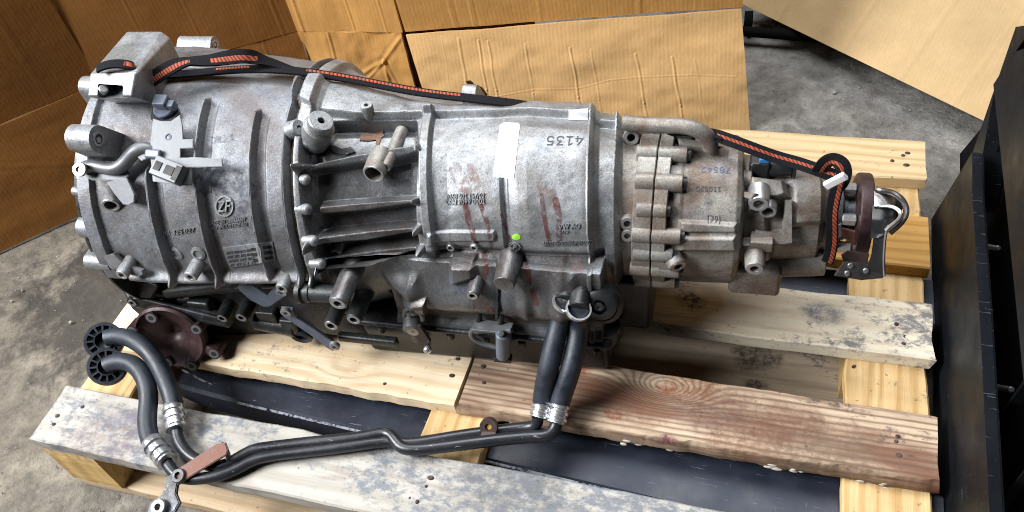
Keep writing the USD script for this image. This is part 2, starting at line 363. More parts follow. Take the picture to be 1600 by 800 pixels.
# ------------------------------------------------------------------ cardboard
cardboard('card_shaded', (.20, .085, .020), (.77, .64, 0)); cardboard('card_mid', (.46, .245, .075), (1, 0, 0)); cardboard('card_lit', (.60, .375, .165), (.985, .17, 0)); cardboard('card_pale', (.46, .32, .165), (.8, -.6, .1))  # one box cardboard in shaded, middle and lit tones; the sheet is paler
def sheet(p00, p10, p11, p01, creases=(), th=.006, nu=150, nv=70, wave=.004, seed=0, holes=()):
    """Corrugated board between four corners (u along p00->p10), with pressed creases: (u0, v0, u1, v1, height, half width in u)."""
    P = [np.asarray(x, float) for x in (p00, p10, p11, p01)]
    u, v = np.meshgrid(np.linspace(0, 1, nu), np.linspace(0, 1, nv), indexing='ij')
    X = ((1 - u) * (1 - v))[..., None] * P[0] + (u * (1 - v))[..., None] * P[1] + (u * v)[..., None] * P[2] + ((1 - u) * v)[..., None] * P[3]
    n = np.cross(P[1] - P[0], P[3] - P[0]); n /= np.linalg.norm(n)
    h = wave * (meshkit.fbm(np.stack([u * 4, v * 3, 0 * u + seed], -1), 3, seed) - .5) * 2
    asp = np.linalg.norm(P[3] - P[0]) / np.linalg.norm(P[1] - P[0])
    for (u0, v0, u1, v1, a, w) in creases:
        d = np.array([u1 - u0, (v1 - v0) * asp]); L = np.linalg.norm(d); d /= L
        q0 = u - u0 + .0012 * np.sin(v * 17 + u0 * 40); q1 = (v - v0) * asp; al = np.clip(q0 * d[0] + q1 * d[1], 0, L); dist = np.hypot(q0 - al * d[0], q1 - al * d[1])
        h = h + .42 * a * (np.exp(-(dist / (.8 * w)) ** 2) - .4 * np.exp(-((dist - 1.5 * w) / w) ** 2))
    A = X + n * h[..., None]; B = A - n * th
    f = grid_faces(nu, nv)
    if holes:
        c = np.c_[u.ravel(), v.ravel()][f].mean(1); keep = np.ones(len(f), bool)
        for pg in holes: keep &= ~shapely.contains_xy(Polygon(pg), c[:, 0], c[:, 1])
        f = f[keep]
    N = nu * nv; f2 = f[:, ::-1] + N
    e = np.sort(np.vstack([f[:, [0, 1]], f[:, [1, 2]], f[:, [2, 0]]]), 1); d = np.vstack([f[:, [0, 1]], f[:, [1, 2]], f[:, [2, 0]]])
    _, inv, cnt = np.unique(e, axis=0, return_inverse=True, return_counts=True); bd = d[cnt[inv] == 1]
    side = np.vstack([np.c_[bd[:, 1], bd[:, 0], bd[:, 0] + N], np.c_[bd[:, 1], bd[:, 0] + N, bd[:, 1] + N]])
    return trimesh.Trimesh(np.vstack([A.reshape(-1, 3), B.reshape(-1, 3)]), np.vstack([f, f2, side]), process=False)
BX = thing('cardboard_box', 'big brown cardboard box opened out behind the gearbox, with creased flaps', 'box', (.2, .9, 0))
up = np.array([0, 0, 1.])
L0, L1, L2, L3, L4 = (np.array(x) for x in ((-.448, .551, .241), (-.318, .690, .241), (-.137, .813, .241), (.036, .893, .241), (.266, .899, .241)))
FL, FR, FB = np.array((.274, .892, .239)), np.array((.889, 1.0, .241)), np.array((.921, .954, .004)); FBL = FL + (FB - FR)
d0 = (L1 - L0) / np.linalg.norm(L1 - L0); L00 = L0 - d0 * .8
out = lambda a, b, k=.0: np.array([b[1] - a[1], a[0] - b[0], 0]) / np.linalg.norm((b - a)[:2]) * k
def wall(a, b, lean): return a, b, b + up * .62 + out(a, b, lean), a + up * .62 + out(a, b, lean)
p = wall(L00, L1 + d0 * .008, .02); part(BX, 'side_panel', sheet(*p, creases=((.9, 0, .93, 1, .003, .004), (.72, 0, .72, 1, .002, .003)), seed=1), 'card_shaded', 40, 'left wall of the box, brown darkened as shade, folded at a vertical crease')
p = wall(L1, L3, .0); part(BX, 'side_panel', sheet(*p, creases=((.30, 0, .34, 1, .002, .006), (.55, 0, .57, 1, .003, .005), (.8, .0, .8, 1, .0015, .004), (.93, 0, .95, 1, .003, .006)), seed=2), 'card_shaded', 40)
p = wall(L3, L4 - (.001, 0, 0), .0); part(BX, 'side_panel', sheet(*p, creases=((.06, 0, .12, 1, .004, .02), (.55, 0, .57, 1, .0025, .012), (.86, 0, .83, 1, .002, .012)), seed=3), 'card_mid', 40)
p = wall(L4 + (.004, .002, 0), FR + (.001, .006, .002), .035); part(BX, 'side_panel', sheet(*p, creases=((.16, 0, .16, 1, .003, .006), (.22, 0, .22, 1, .003, .006), (.42, 0, .43, 1, .003, .005), (.71, 0, .72, 1, .003, .006), (.87, 0, .87, 1, .002, .005)), seed=4), 'card_mid', 40)
# lower flaps, from the crease down to the floor
def drop(a, b, k): o = out(a, b, k); return a * (1, 1, 0) + o + (0, 0, .004), b * (1, 1, 0) + o + (0, 0, .004), b + o * .02 - (0, 0, .0006), a + o * .02 - (0, 0, .0006)
p = drop(L00, L1 + d0 * .008, .03); part(BX, 'flap', sheet(*p, creases=((.6, 1, .95, .3, .002, .004),), seed=5), 'card_shaded', 40)
p = drop(L1, L3 - (.0005, 0, 0), .03); part(BX, 'flap', sheet(*p, creases=((.1, 1, .5, .2, .003, .008), (.82, 0, .82, 1, .003, .006)), seed=6), 'card_shaded', 40)
p = drop(L3 + (.0005, 0, 0), L4 - (.004, 0, 0), .012); part(BX, 'flap', sheet(*p, creases=((.05, .35, .75, .72, .005, .02), (.75, .72, .98, .95, .005, .02), (.72, .0, .76, .72, .005, .018), (.28, .3, .3, 1, .004, .014), (.9, .2, .76, .72, .005, .016), (.5, .5, .76, .72, .004, .014)), wave=.009, seed=7), 'card_mid', 40, 'crumpled flap beside the slit')
uh = lambda x, y: ((on_plane([(x, y)], FL, np.cross(FR - FL, FB - FR))[0] - FBL) @ (FR - FL) / ((FR - FL) @ (FR - FL)), 1 - ((FL - on_plane([(x, y)], FL, np.cross(FR - FL, FB - FR))[0]) @ (FL - FBL)) / ((FL - FBL) @ (FL - FBL)))
def cr(pts, a, w):
    q = [uh(*x) for x in pts]; return [(*q[i], *q[i + 1], a, w) for i in range(len(q) - 1)]
crs = sum([cr([(x, 50 - .0 * x), (x + 5, 130), (x + 10, 215)], a, w) for x, a, w in ((706, .0010, .0026), (732, .0022, .005), (762, .0026, .0036), (777, .0026, .0036), (834, .0016, .0034), (904, .0030, .0036), (936, .0016, .003), (1006, .0026, .0036), (1062, .0030, .0038), (1098, .0010, .003))], []) \
    + cr([(640, 165), (780, 140), (840, 124), (910, 116), (960, 98), (1010, 88), (1090, 76), (1160, 72)], .0011, .0026) + cr([(1130, 205), (1170, 178)], .0012, .003)
hole = [uh(*x) for x in [(736, 119), (744, 117), (749, 122), (761, 126), (769, 138), (766, 143), (758, 139), (753, 143), (746, 138)]]
part(BX, 'flap', sheet(FBL, FB, FR, FL, creases=crs, nu=420, nv=170, wave=.008, seed=8, holes=[hole]), 'card_lit', 40, 'creased flap lightened as if lit, with a torn hole, resting behind the pallet')
A, B = at_z(1163, 8, .05), at_z(1527, 184, .05); d = (B - A) / np.linalg.norm(B - A); A = A - d * .02
lean = np.array([.30, .32, .62])
sh = part(None, 'cardboard_sheet', sheet(A, A + d * .95, A + d * .95 + lean, A + lean, creases=((.12, 0, .17, 1, .003, .006), (.30, 0, .36, 1, .003, .006), (.44, 0, .50, 1, .0025, .006), (.56, 0, .60, 1, .002, .005), (0, .35, .6, .22, .002, .006), (.2, .6, .7, .5, .002, .005)), nu=220, nv=120, seed=9, wave=.005), 'card_pale', 40)
tag(stage.GetPrimAtPath(sh), 'pale beige cardboard sheet leaning over the floor behind the steel frame', 'cardboard sheet')
pp = part(None, 'shade_pipe', cat([tube([at_z(1150, 48, .03), at_z(1380, 66, .03)], .011, spline=False), rod(at_z(1163, 33, .03), at_z(1176, 33, .03), .022)]), 'shade_black'); tag(stage.GetPrimAtPath(pp), 'thin pipe blackened for the shade on the floor beyond the cardboard flap', 'pipe')  # near-black shade on the floor, drawn as a pipe

part(BX, 'slit_backing', sheet((.15, .93, .004), (.5, .99, .004), (.5, 1.0, .6), (.15, .935, .6), seed=12, nu=40, nv=40), 'card_shaded', 40)  # dark sheet added behind the slit to give it shade
# ------------------------------------------------------------------ the pallet
kn = at_z(1040, 607, .144); kn2 = at_z(1010, 590, .144)
wood('wood_pale', (.74, .62, .44), (.54, .37, .21), mold=(.4, (.16, .15, .15)), ring=4, contrast=.42, streak=.12, seed=1., knots=((at_z(535, 580, .144), .02, 1.2),))
wood('wood_back', (.60, .46, .27), (.36, .24, .11), mold=(.35, (.10, .10, .11)), ring=5, contrast=.45, seed=2.)
wood('wood_mould', (.72, .65, .52), (.54, .44, .31), mold=(.82, (.075, .085, .11)), ring=4, contrast=.4, seed=3., spots=((at_z(1080, 472, .144), .017, (.035, .03, .03), .9), (at_z(968, 466, .144), .03, (.16, .085, .03), .8), (at_z(1285, 490, .144), .02, (.12, .13, .17), .7)))
wood('wood_red', (.58, .45, .32), (.15, .08, .05), mold=(.6, (.07, .05, .04)), stain=(.62, (.13, .05, .028)), ring=11, contrast=.5, streak=.8, seed=4., knots=((kn, .024, 8.),),
     spots=((at_z(1042, 607, .144), .010, (.23, .06, .02), .9), (at_z(1040, 690, .144), .011, (.10, .02, .035), .95), (at_z(957, 647, .144), .010, (.2, .045, .018), .8), (at_z(905, 578, .144), .012, (.26, .05, .018), .8), (at_z(1170, 690, .144), .035, (.17, .085, .05), .7), (at_z(1290, 715, .144), .05, (.13, .085, .055), .75), (at_z(1120, 640, .144), .04, (.10, .04, .03), .6), (at_z(1230, 660, .144), .03, (.12, .05, .03), .6), (at_z(1000, 640, .144), .03, (.16, .07, .04), .5), (at_z(1085, 600, .144), .028, (.19, .07, .03), .6)), rough=.6)
wood('wood_grey', (.42, .40, .36), (.25, .22, .18), mold=(1.0, (.115, .13, .16)), stain=(.1, (.16, .08, .07)), ring=4, contrast=.35, seed=5., spots=((at_z(600, 650, .144), .07, (.08, .08, .085), .75), (at_z(800, 740, .144), .06, (.10, .10, .10), .7), (at_z(170, 680, .144), .05, (.13, .085, .09), .5)))
wood('wood_yellow', (.64, .46, .24), (.42, .25, .09), 'y', mold=(.25, (.12, .11, .10)), ring=5, contrast=.5, streak=.25, seed=6.)
wood('wood_orange', (.50, .29, .085), (.30, .14, .03), mold=(.3, (.09, .06, .04)), ring=5, contrast=.45, seed=7.)
wood('wood_block', (.60, .41, .17), (.40, .24, .08), mold=(.2, (.1, .08, .06)), ring=6, contrast=.4, seed=8.)
wood('wood_dirty', (.36, .29, .21), (.19, .15, .11), mold=(.5, (.05, .045, .04)), ring=4, contrast=.4, seed=9., spots=((at_z(1182, 560, .02), .024, (.03, .025, .02), .95), (at_z(1180, 602, .02), .012, (.04, .03, .025), .9)))
wood('wood_bottom', (.58, .45, .30), (.38, .25, .13), mold=(.4, (.13, .13, .13)), ring=5, contrast=.4, seed=10.)
PAL = thing('wooden_pallet', 'weathered wooden pallet with pale, mouldy and red-brown boards under the gearbox', 'pallet', (.6, .4, 0))
def board(x0, x1, yf, yb, z0, z1, axis='x', rough=.0012, wane=0., seed=0, n=90, endcut=0.):
    """A sawn board along x (or y). yf, yb: (start, end) of the front and back edge; wane nibbles the lower front edge."""
    r = np.random.default_rng(seed); t = np.linspace(0, 1, n); c = .0022
    def wob(a, f, k): return a * (meshkit.fbm(np.c_[t * f * 1.6, 0 * t + seed * 3.7, 0 * t + k], 4, seed) - .5) * 2
    a = np.interp(t, [0, 1], yf) + wob(rough * 2.4, 12, 1); b = np.interp(t, [0, 1], yb) + wob(rough * 2.4, 12, 2)
    zt = z1 + wob(rough, 6, 3); zb = z0 + 0 * t; w = wane * np.clip(meshkit.fbm(np.c_[t * 22, 0 * t, 0 * t + 9 + seed], 4, 3) * 1.9 - .45, 0, 1)
    sec = [(a + w * .6, zb), (a - .0004, zb + .004), (a + w * .25, zt - c - w * .9), (a + c + w * .8, zt), (.67 * a + .33 * b, zt + wob(rough * .5, 30, 4)), (.33 * a + .67 * b, zt + wob(rough * .5, 30, 5)), (b - c, zt), (b, zt - c), (b, zb + c), (b - c, zb)]
    X = x0 + (x1 - x0) * t; k = len(sec); V = np.stack([np.stack([X, y, z], -1) for y, z in sec], 1)
    if endcut:
        V[-1, :, 0] += r.uniform(-endcut, endcut, k); V[0, :, 0] += r.uniform(-endcut, endcut, k)
    V = V.reshape(-1, 3); f = []
    for i in range(n - 1):
        for j in range(k):
            p, q = i * k + j, i * k + (j + 1) % k; f += [[p, q + k, q], [p, p + k, q + k]]
    for j in range(1, k - 1): f += [[0, j, j + 1], [(n - 1) * k, (n - 1) * k + j + 1, (n - 1) * k + j]]
    if axis == 'y': V = V[:, [1, 0, 2]]
    m = trimesh.Trimesh(V, f, process=False)
    if m.volume < 0: m.invert()
    return m
T = .144
part(PAL, 'board', board(-.0, 1.2, (.694, .694), (.786, .786), T - .022, T, seed=1, endcut=.001), 'wood_back', 30, 'pale back board')
part(PAL, 'board', board(.0, 1.2, (.513, .513), (.612, .616), T - .024, T - .002, rough=.002, seed=2), 'wood_orange', 30, 'orange-brown board')
part(PAL, 'board', board(.0, 1.2, (.348, .3535), (.436, .446), T - .022, T, seed=3, rough=.0016, endcut=.004), 'wood_mould', 30, 'pale board with black mould spots')
part(PAL, 'board', board(-.0, .6005, (.170, .171), (.270, .272), T - .022, T, seed=4), 'wood_pale', 30, 'clean pale board')
part(PAL, 'board', board(.6035, 1.2, (.170, .1735), (.274, .268), T - .022, T, seed=5, wane=.007, rough=.0008, endcut=.003, n=240), 'wood_red', 30, 'red-brown knotty board with wormy front edge')
part(PAL, 'board', board(.0, 1.2, (.0, .0), (.095, .095), T - .022, T, seed=6, rough=.0016, endcut=.002), 'wood_grey', 30, 'blue-grey weathered front board')
for x0, x1, s in ((.0, .095, 1), (.5616, .6534, 2), (1.0968, 1.1946, 3)):
    part(PAL, 'stringer_board', board(.003, .783, (x0, x0), (x1, x1), .1, T - .0225, 'y', seed=10 + s), 'wood_yellow', 30)
    for y0, y1 in ((.004, .098), (.355, .445), (.69, .782)):
        part(PAL, 'block', board(x0 + .001, x1 - .002, (y0, y0), (y1, y1), .0225, .0995, seed=20 + s, n=12), 'wood_block', 30)
for y0, y1, mt in ((.006, .1, 'wood_bottom'), (.345, .492, 'wood_dirty'), (.69, .785, 'wood_bottom')):
    part(PAL, 'bottom_board', board(.004, 1.196, (y0, y0), (y1, y1), .0005, .022, seed=int(y0 * 100)), mt, 30)
def nail(u, v, z=T, r=.0036):
    p_ = at_z(u, v, z); r = r * rng.uniform(.55, 1.0); ax_ = np.array([rng.normal(0, .12), rng.normal(0, .12), 1.]); h_ = rng.uniform(-.0008, .0008)
    m = revolve([(0, -.004), (r, -.004), (r, .0004 + h_), (r * .7, .0012 + h_), (0, .001 + h_)], (0, 0, 0), ax_, 10); m.vertices *= (rng.uniform(.8, 1.5), 1, 1); m.apply_translation(p_); part(PAL, 'nail', m, 'nail_metal')
for u, v in ((1418, 239), (1411, 243), (1394, 251), (1416, 258), (1401, 507), (1414, 526), (1412, 537), (1403, 682), (1404, 712), (673, 747), (666, 760), (640, 778), (652, 784), (755, 573), (756, 598), (706, 587), (715, 561), (601, 600), (129, 636), (90, 650), (84, 663), (1335, 572), (1400, 690)):
    nail(u, v)
for u0, u1, k in ((790, 850, 5), (960, 1010, 8), (1040, 1070, 5), (1196, 1252, 12), (1336, 1362, 6), (1376, 1398, 5)):
    for _ in range(k):
        u = rng.uniform(u0, u1); v = 672 + (u - 900) * .168 + rng.uniform(0, 7); c_ = on_plane([(u, v)], (0, .1745, 0), (0, 1, 0))[0]
        m = trimesh.creation.icosphere(1, rng.uniform(.0022, .0045)); m.vertices *= (rng.uniform(1, 2), .5, rng.uniform(.6, 1)); m.apply_translation((c_[0], .1745 + rng.uniform(-.003, .001), min(c_[2], .139))); part(PAL, 'mould_patch', m, 'mould_white', True)
# ------------------------------------------------------------------ the fork lift's forks and carriage
FK = thing('fork_carriage', 'black steel fork carriage standing at the right end of the pallet, forks pushed under it', 'fork carriage', (1.23, .3, 0))
def fork(x0, x1, y0, y1, ya, yb, top=.094, bot=.045):
    n = 60; t = np.linspace(0, 1, n); X = x0 + (x1 - x0) * t
    tip = np.clip((X - x0) / .19, 0, 1); yc = .5 * ((y0 + ya) + (y1 + yb - y0 - ya) * t); hw = .5 * ((ya - y0) + ((yb - y1) - (ya - y0)) * t) * (.34 + .66 * np.sqrt(np.clip(1 - (1 - tip) ** 2, 0, 1)))
    zt = top - .022 * (1 - tip) ** 2; c = .005; sec = [(-1, bot + 0 * t, 0), (-1, zt - c, 0), (-1, zt, c), (1, zt, c), (1, zt - c, 0), (1, bot + 0 * t, 0)]; k = 6
    V = np.stack([np.stack([X, yc + s * (hw - i), z], -1) for s, z, i in sec], 1).reshape(-1, 3); f = []
    for i in range(n - 1):
        for j in range(k):
            p, q = i * k + j, i * k + (j + 1) % k; f += [[p, q, q + k], [p, q + k, p + k]]
    for j in range(1, k - 1): f += [[0, j + 1, j], [(n - 1) * k, (n - 1) * k + j, (n - 1) * k + j + 1]]
    m = trimesh.Trimesh(V, f, process=False)
    if m.volume < 0: m.invert()
    return m
def worn(x0, x1, y0, y1, top):
    n = 50; t = np.linspace(0, 1, n); X = x0 + (x1 - x0) * t; return tube(np.c_[X, y0 + (y1 - y0) * t, top + 0 * t], .002, 6, n, False)
part(FK, 'fork', fork(.062, 1.213, .152, .098, .246, .192), 'fork_paint', 30, 'front fork with scratched edges')
part(FK, 'worn_edge', worn(.25, 1.20, .1425, .0995, .0925), 'worn_steel')
E0 = [at_z(*q, z) for q, z in (((268, 566), .083), ((300, 586), .088), ((340, 605), .0905), ((400, 627), .0925))]
part(FK, 'worn_edge', tube(E0, .0018, 6, 30), 'worn_steel')
part(FK, 'fork', fork(.062, 1.213, .455, .447, .545, .537), 'fork_paint', 30)
cx = 1.2135
def cplate(name, px, depth, th, label=None):
    part(FK, name, slab(on_plane(px, (cx + depth, 0, 0), (1, 0, 0)), (1, 0, 0), th, bevel=.0025), 'shade_black' if name == 'shade_plate' else 'frame_paint', 20, label)
cplate('lower_rail', [(1455, 343), (1519, 238), (1519, 300), (1531, 500), (1546, 800), (1552, 930), (1460, 930), (1458, 600)], 0, .014)
cplate('post', [(1519, 240), (1587, 42), (1640, 34), (1640, 60), (1600, 62), (1580, 90), (1552, 150), (1519, 330)], .0155, .03)
cplate('upper_rail', [(1552, 132), (1584, 82), (1640, 60), (1680, 900), (1640, 900), (1600, 600), (1570, 300)], .002, .012)
cplate('shade_plate', [(1500, 240), (1700, 0), (1900, 900), (1500, 930)], .058, .01)  # added matte black sheet, stands for the shade behind the openings
for a, b in (((1519, 320), (1556, 238)), ((1545, 672), (1606, 588)), ((1549, 802), (1606, 728))):
    pa, pb = on_plane([a, b], (cx + .03, 0, 0), (1, 0, 0)); part(FK, 'brace', slab([pa + (0, 0, -.012), pb + (0, 0, -.012), pb + (0, 0, .012), pa + (0, 0, .012)], (1, 0, 0), .01), 'frame_paint', 20)
for a, b in (((1528, 383), (1560, 388)), ((1540, 602), (1581, 609))):
    pa, pb = on_plane([a, b], (cx + .05, 0, 0), (1, 0, 0)); part(FK, 'glint_rod', rod(pa, pb, .0035), 'machined')  # light glints in the frame, modelled as bright rods
# ------------------------------------------------------------------ the gearbox surface: radius over (distance along the axis s, angle), angle 0 = towards the front, 90 = up
O = np.array([0, .354, .342]); AX = np.array([1, .065, -.025]); AX /= np.linalg.norm(AX)
AY = np.cross([0, 0, 1.], AX); AY /= np.linalg.norm(AY); AZ = np.cross(AX, AY); LM = np.array([AX, AY, AZ])
W = lambda p: O + np.asarray(p, float) @ LM                    # gearbox axes -> world
LO = lambda p: (np.asarray(p, float) - O) @ LM.T
SS = np.arange(.13, 1.0621, .001)
TH = np.radians(np.r_[np.arange(-180, -62, 4.), np.arange(-62, 138, .5), np.arange(138, 180.1, 3.)]); TH[-1] = np.pi
PROF = np.array([(.13, .196), (.1305, .203), (.150, .203), (.152, .196), (.2, .197), (.24, .194), (.30, .188), (.366, .181), (.405, .175), (.424, .174), (.436, .170), (.445, .163),
    (.50, .147), (.55, .137), (.566, .136), (.60, .131), (.668, .131), (.70, .132), (.735, .1285), (.770, .126), (.776, .119), (.782, .1135), (.80, .111), (.808, .098), (.822, .096),
    (.876, .096), (.88, .095), (.94, .0935), (.946, .090), (.950, .070), (1.0, .064), (1.036, .058), (1.042, .046), (1.062, .044)])
def ss(x, a, b):
    t = np.clip((x - a) / (b - a), 0, 1); return t * t * (3 - 2 * t)
Sg, Tg = np.meshgrid(SS, TH, indexing='ij')
KK = .115 * (1 - ss(Sg, .6, .95)) + .02
SIG = Sg - KK * .165 * (np.cos(Tg) - .68)
deg = np.degrees(Tg)
RB = np.interp(SIG, PROF[:, 0], PROF[:, 1])
RB *= 1 - .05 * np.exp(-((deg - 112) / 32) ** 2) * (SIG < .8) + .03 * np.exp(-((deg - 45) / 25) ** 2) * (SIG < .42) * 0
# lower half of the bell is cut away under its rim; the case becomes a box above the oil pan
RB = np.where(SIG < .43, RB * (1 - .2 * (1 - ss(deg, -4, 1))), RB)
cosT, sinT = np.cos(Tg), np.sin(Tg)
with np.errstate(divide='ignore'):
    front = np.where(cosT > .02, .139 / np.maximum(cosT, .02), 9); low = np.where(sinT < -.02, .108 / np.maximum(-sinT, .02), 9)
    high = np.where(sinT > .02, .016 / np.maximum(sinT, .02), 9); back = np.where(cosT < -.02, .12 / np.maximum(-cosT, .02), 9)
box = np.minimum(np.minimum(front, low), np.minimum(high, back))
wbox = ss(SIG, .498, .503) * (1 - ss(SIG, .786, .795))
RB = np.where((wbox > 0) & (deg < 12), np.maximum(RB * (1 - .3 * wbox * (deg < -20)), box * wbox), RB)
RF = RB.copy()
def sample(R, s, t):
    i = np.clip((s - SS[0]) / .001, 0, len(SS) - 1.001); i0 = i.astype(int); a = i - i0
    t = (t + np.pi) % (2 * np.pi) - np.pi
    j0 = np.clip(np.searchsorted(TH, t) - 1, 0, len(TH) - 2); b = np.clip((t - TH[j0]) / (TH[j0 + 1] - TH[j0]), 0, 1)
    return (R[i0, j0] * (1 - a) + R[i0 + 1, j0] * a) * (1 - b) + (R[i0, j0 + 1] * (1 - a) + R[i0 + 1, j0 + 1] * a) * b
def hit(px, R=None, miss=False):
    """Gearbox-axes points (n, 3) where the sight lines of the pixels meet the surface; a line that misses takes its nearest point."""
    R = RF if R is None else R
    d = rays(px) @ LM.T; o = LO(CP); out = np.zeros((len(d), 3)); ts = np.linspace(.65, 1.75, 700)
    for k in range(len(d)):
        p = o + ts[:, None] * d[k]; rad = np.hypot(p[:, 1], p[:, 2])
        g_ = rad - np.where((p[:, 0] > SS[0]) & (p[:, 0] < SS[-1]), sample(R, p[:, 0], np.arctan2(p[:, 2], -p[:, 1])), 0)
        i = np.argmax(g_ < 0)
        if g_[i] >= 0: i = np.argmin(g_); out[k] = p[i]; continue
        a, b = ts[i - 1], ts[i]
        for _ in range(9):
            m = .5 * (a + b); q = o + m * d[k]
            if math.hypot(q[1], q[2]) - sample(R, q[None, 0], np.arctan2(q[None, 2], -q[None, 1]))[0] < 0: b = m
            else: a = m
        out[k] = o + b * d[k]
    return out
def normals_at(p, e=.004):
    """Outward unit normals (gearbox axes) of the finished surface near points p."""
    s, t = p[:, 0], np.arctan2(p[:, 2], -p[:, 1])
    def P(s, t):
        r = sample(RF, s, t); return np.c_[s, -r * np.cos(t), r * np.sin(t)]
    a = P(s + e, t) - P(s - e, t); b = P(s, t + e / .15) - P(s, t - e / .15)
    n = np.cross(a, b); n /= np.linalg.norm(n, axis=1, keepdims=True)
    rad = np.c_[0 * s, p[:, 1], p[:, 2]]
    return n * np.sign((n * rad).sum(1))[:, None]
def st(px):
    p = hit(px, RB); return np.c_[p[:, 0], np.arctan2(p[:, 2], -p[:, 1])]
def mask(poly, soft):
    """1 inside the outline (given in photograph pixels, laid on the surface), falling to 0 over soft metres outside."""
    q = st(poly); rm = .5 * (sample(RB, q[:, 0], q[:, 1]).mean() + .14); a = np.c_[q[:, 0], q[:, 1] * rm]
    pg = Polygon(a).buffer(0); lo, hi = a.min(0) - soft * 2, a.max(0) + soft * 2
    w = np.zeros_like(RF); i = (Sg > lo[0]) & (Sg < hi[0]) & (Tg * rm > lo[1]) & (Tg * rm < hi[1])
    pts = shapely.points(Sg[i], Tg[i] * rm)
    d = np.where(shapely.contains(pg, pts), -shapely.distance(pg.exterior, pts), shapely.distance(pg, pts))
    w[i] = 1 - ss(d, -soft * .5, soft * .5)
    return w
def ring(s0, w, h, t0=-90, t1=200, soft=None):
    soft = soft or w * .35
    return h * ss(SIG, s0 - w / 2 - soft, s0 - w / 2) * (1 - ss(SIG, s0 + w / 2, s0 + w / 2 + soft)) * ss(deg, t0 - 3, t0) * (1 - ss(deg, t1, t1 + 4))
RF += ring(.2335, .003, .009, 2, 45, .0018) + ring(.298, .003, .0095, 2, 74, .0018) + ring(.3675, .003, .009, 6, 71, .0018)
for s0, t0, t1 in ((.2335, 4, 44), (.298, 4, 73), (.3675, 7, 70)): RF += ring(s0 + .0085, .008, -.0025, t0, t1, .004)
RF += ring(.4085, .004, .0085, soft=.0014) + ring(.4155, .007, -.006) + ring(.428, .013, .0075)
rim = (SIG < .425) * ss(SIG, .16, .17) * np.exp(-((deg - 2.5) / 2.2) ** 2); RF += .011 * rim
# the case between the two bands
RF += -.017 * mask([(478, 205), (520, 192), (650, 190), (654, 240), (655, 395), (505, 412), (480, 330)], .006)
RF += .010 * mask([(463, 136), (560, 140), (690, 172), (1000, 203), (1000, 213), (700, 184), (560, 186), (500, 178), (462, 160)], .006)
for poly, h in (([(466, 260), (560, 242), (655, 226), (658, 238), (610, 251), (560, 256), (468, 270)], .019), ([(498, 321), (655, 309), (655, 318), (575, 330), (498, 337)], .0195),
                ([(484, 373), (656, 353), (658, 362), (575, 376), (485, 386)], .0195), ([(500, 406), (662, 384), (664, 392), (585, 404), (500, 417)], .018)):
    RF += h * mask(poly, .005)
RF += .004 * mask([(520, 205), (648, 200), (650, 236), (600, 245), (500, 256), (490, 240)], .012)
RF += ring(.5735, .0095, .0085, 14, 92) + ring(.6715, .005, -.006, 10, 84, .003) + ring(.773, .004, .003)
RF += .0035 * mask([(672, 362), (772, 361), (775, 367), (773, 376), (672, 379)], .003)
RF += .003 * mask([(800, 195), (925, 205), (925, 370), (805, 370)], .02)
bandd = ss(SIG, .575, .58) * (1 - ss(SIG, .785, .79))
RF -= .008 * bandd * np.exp(-((deg - 11) / 3.4) ** 2)
# bulges of the lower case
zz = RF * np.sin(Tg)
RF += .023 * wbox * (cosT > .2) * np.exp(-((zz + .038) / .032) ** 2) * ss(SIG, .50, .54) * (1 - .8 * ss(SIG, .74, .785))
for poly, h, so in (([(606, 428), (655, 424), (662, 436), (650, 444), (612, 440)], .008, .02), ([(708, 404), (742, 402), (745, 424), (710, 430)], .011, .008), ([(814, 428), (834, 428), (838, 478), (822, 480)], .005, .016),
                    ([(868, 430), (896, 430), (904, 476), (874, 480)], .006, .018), ([(634, 446), (672, 443), (670, 474), (636, 472)], .010, .005)):
    RF += h * mask(poly, so)
for sx in (.655, .70, .745): RF -= .0035 * wbox * (cosT > .2) * np.exp(-((SIG - sx) / .006) ** 2) * np.exp(-((zz + .03) / .04) ** 2)
RF -= .012 * mask([(640, 450), (655, 448), (655, 470), (641, 470)], .004)
rimz = RF * np.sin(Tg)
RF += .012 * wbox * (cosT > .2) * np.exp(-((rimz + .1) / .005) ** 4)
# adapter, transfer case and tail
RF += .006 * mask([(1064, 345), (1150, 350), (1152, 362), (1064, 362)], .006) + .010 * mask([(1062, 366), (1150, 366), (1156, 384), (1062, 388)], .010)
RF += .016 * mask([(1168, 282), (1225, 290), (1230, 310), (1170, 330)], .012)
RF += .012 * mask([(1158, 380), (1205, 372), (1205, 396), (1160, 405)], .008) + .006 * mask([(1235, 280), (1290, 290), (1292, 345), (1240, 350)], .012)
RF += -.008 * mask([(1195, 312), (1225, 312), (1226, 364), (1198, 364)], .004)
# cast unevenness
RF += .0011 * (meshkit.fbm(np.stack([Sg * 34, Tg * 5.2, 0 * Sg], -1), 3, 5) - .5) * 2 * (np.abs(deg) < 150)
RF = np.maximum(RF, .03)
XYZ = np.stack([Sg, -RF * np.cos(Tg), RF * np.sin(Tg)], -1)

GB = thing('gearbox', 'grey cast aluminium car gearbox lying across the wooden pallet', 'gearbox', (.62, .40, .146))
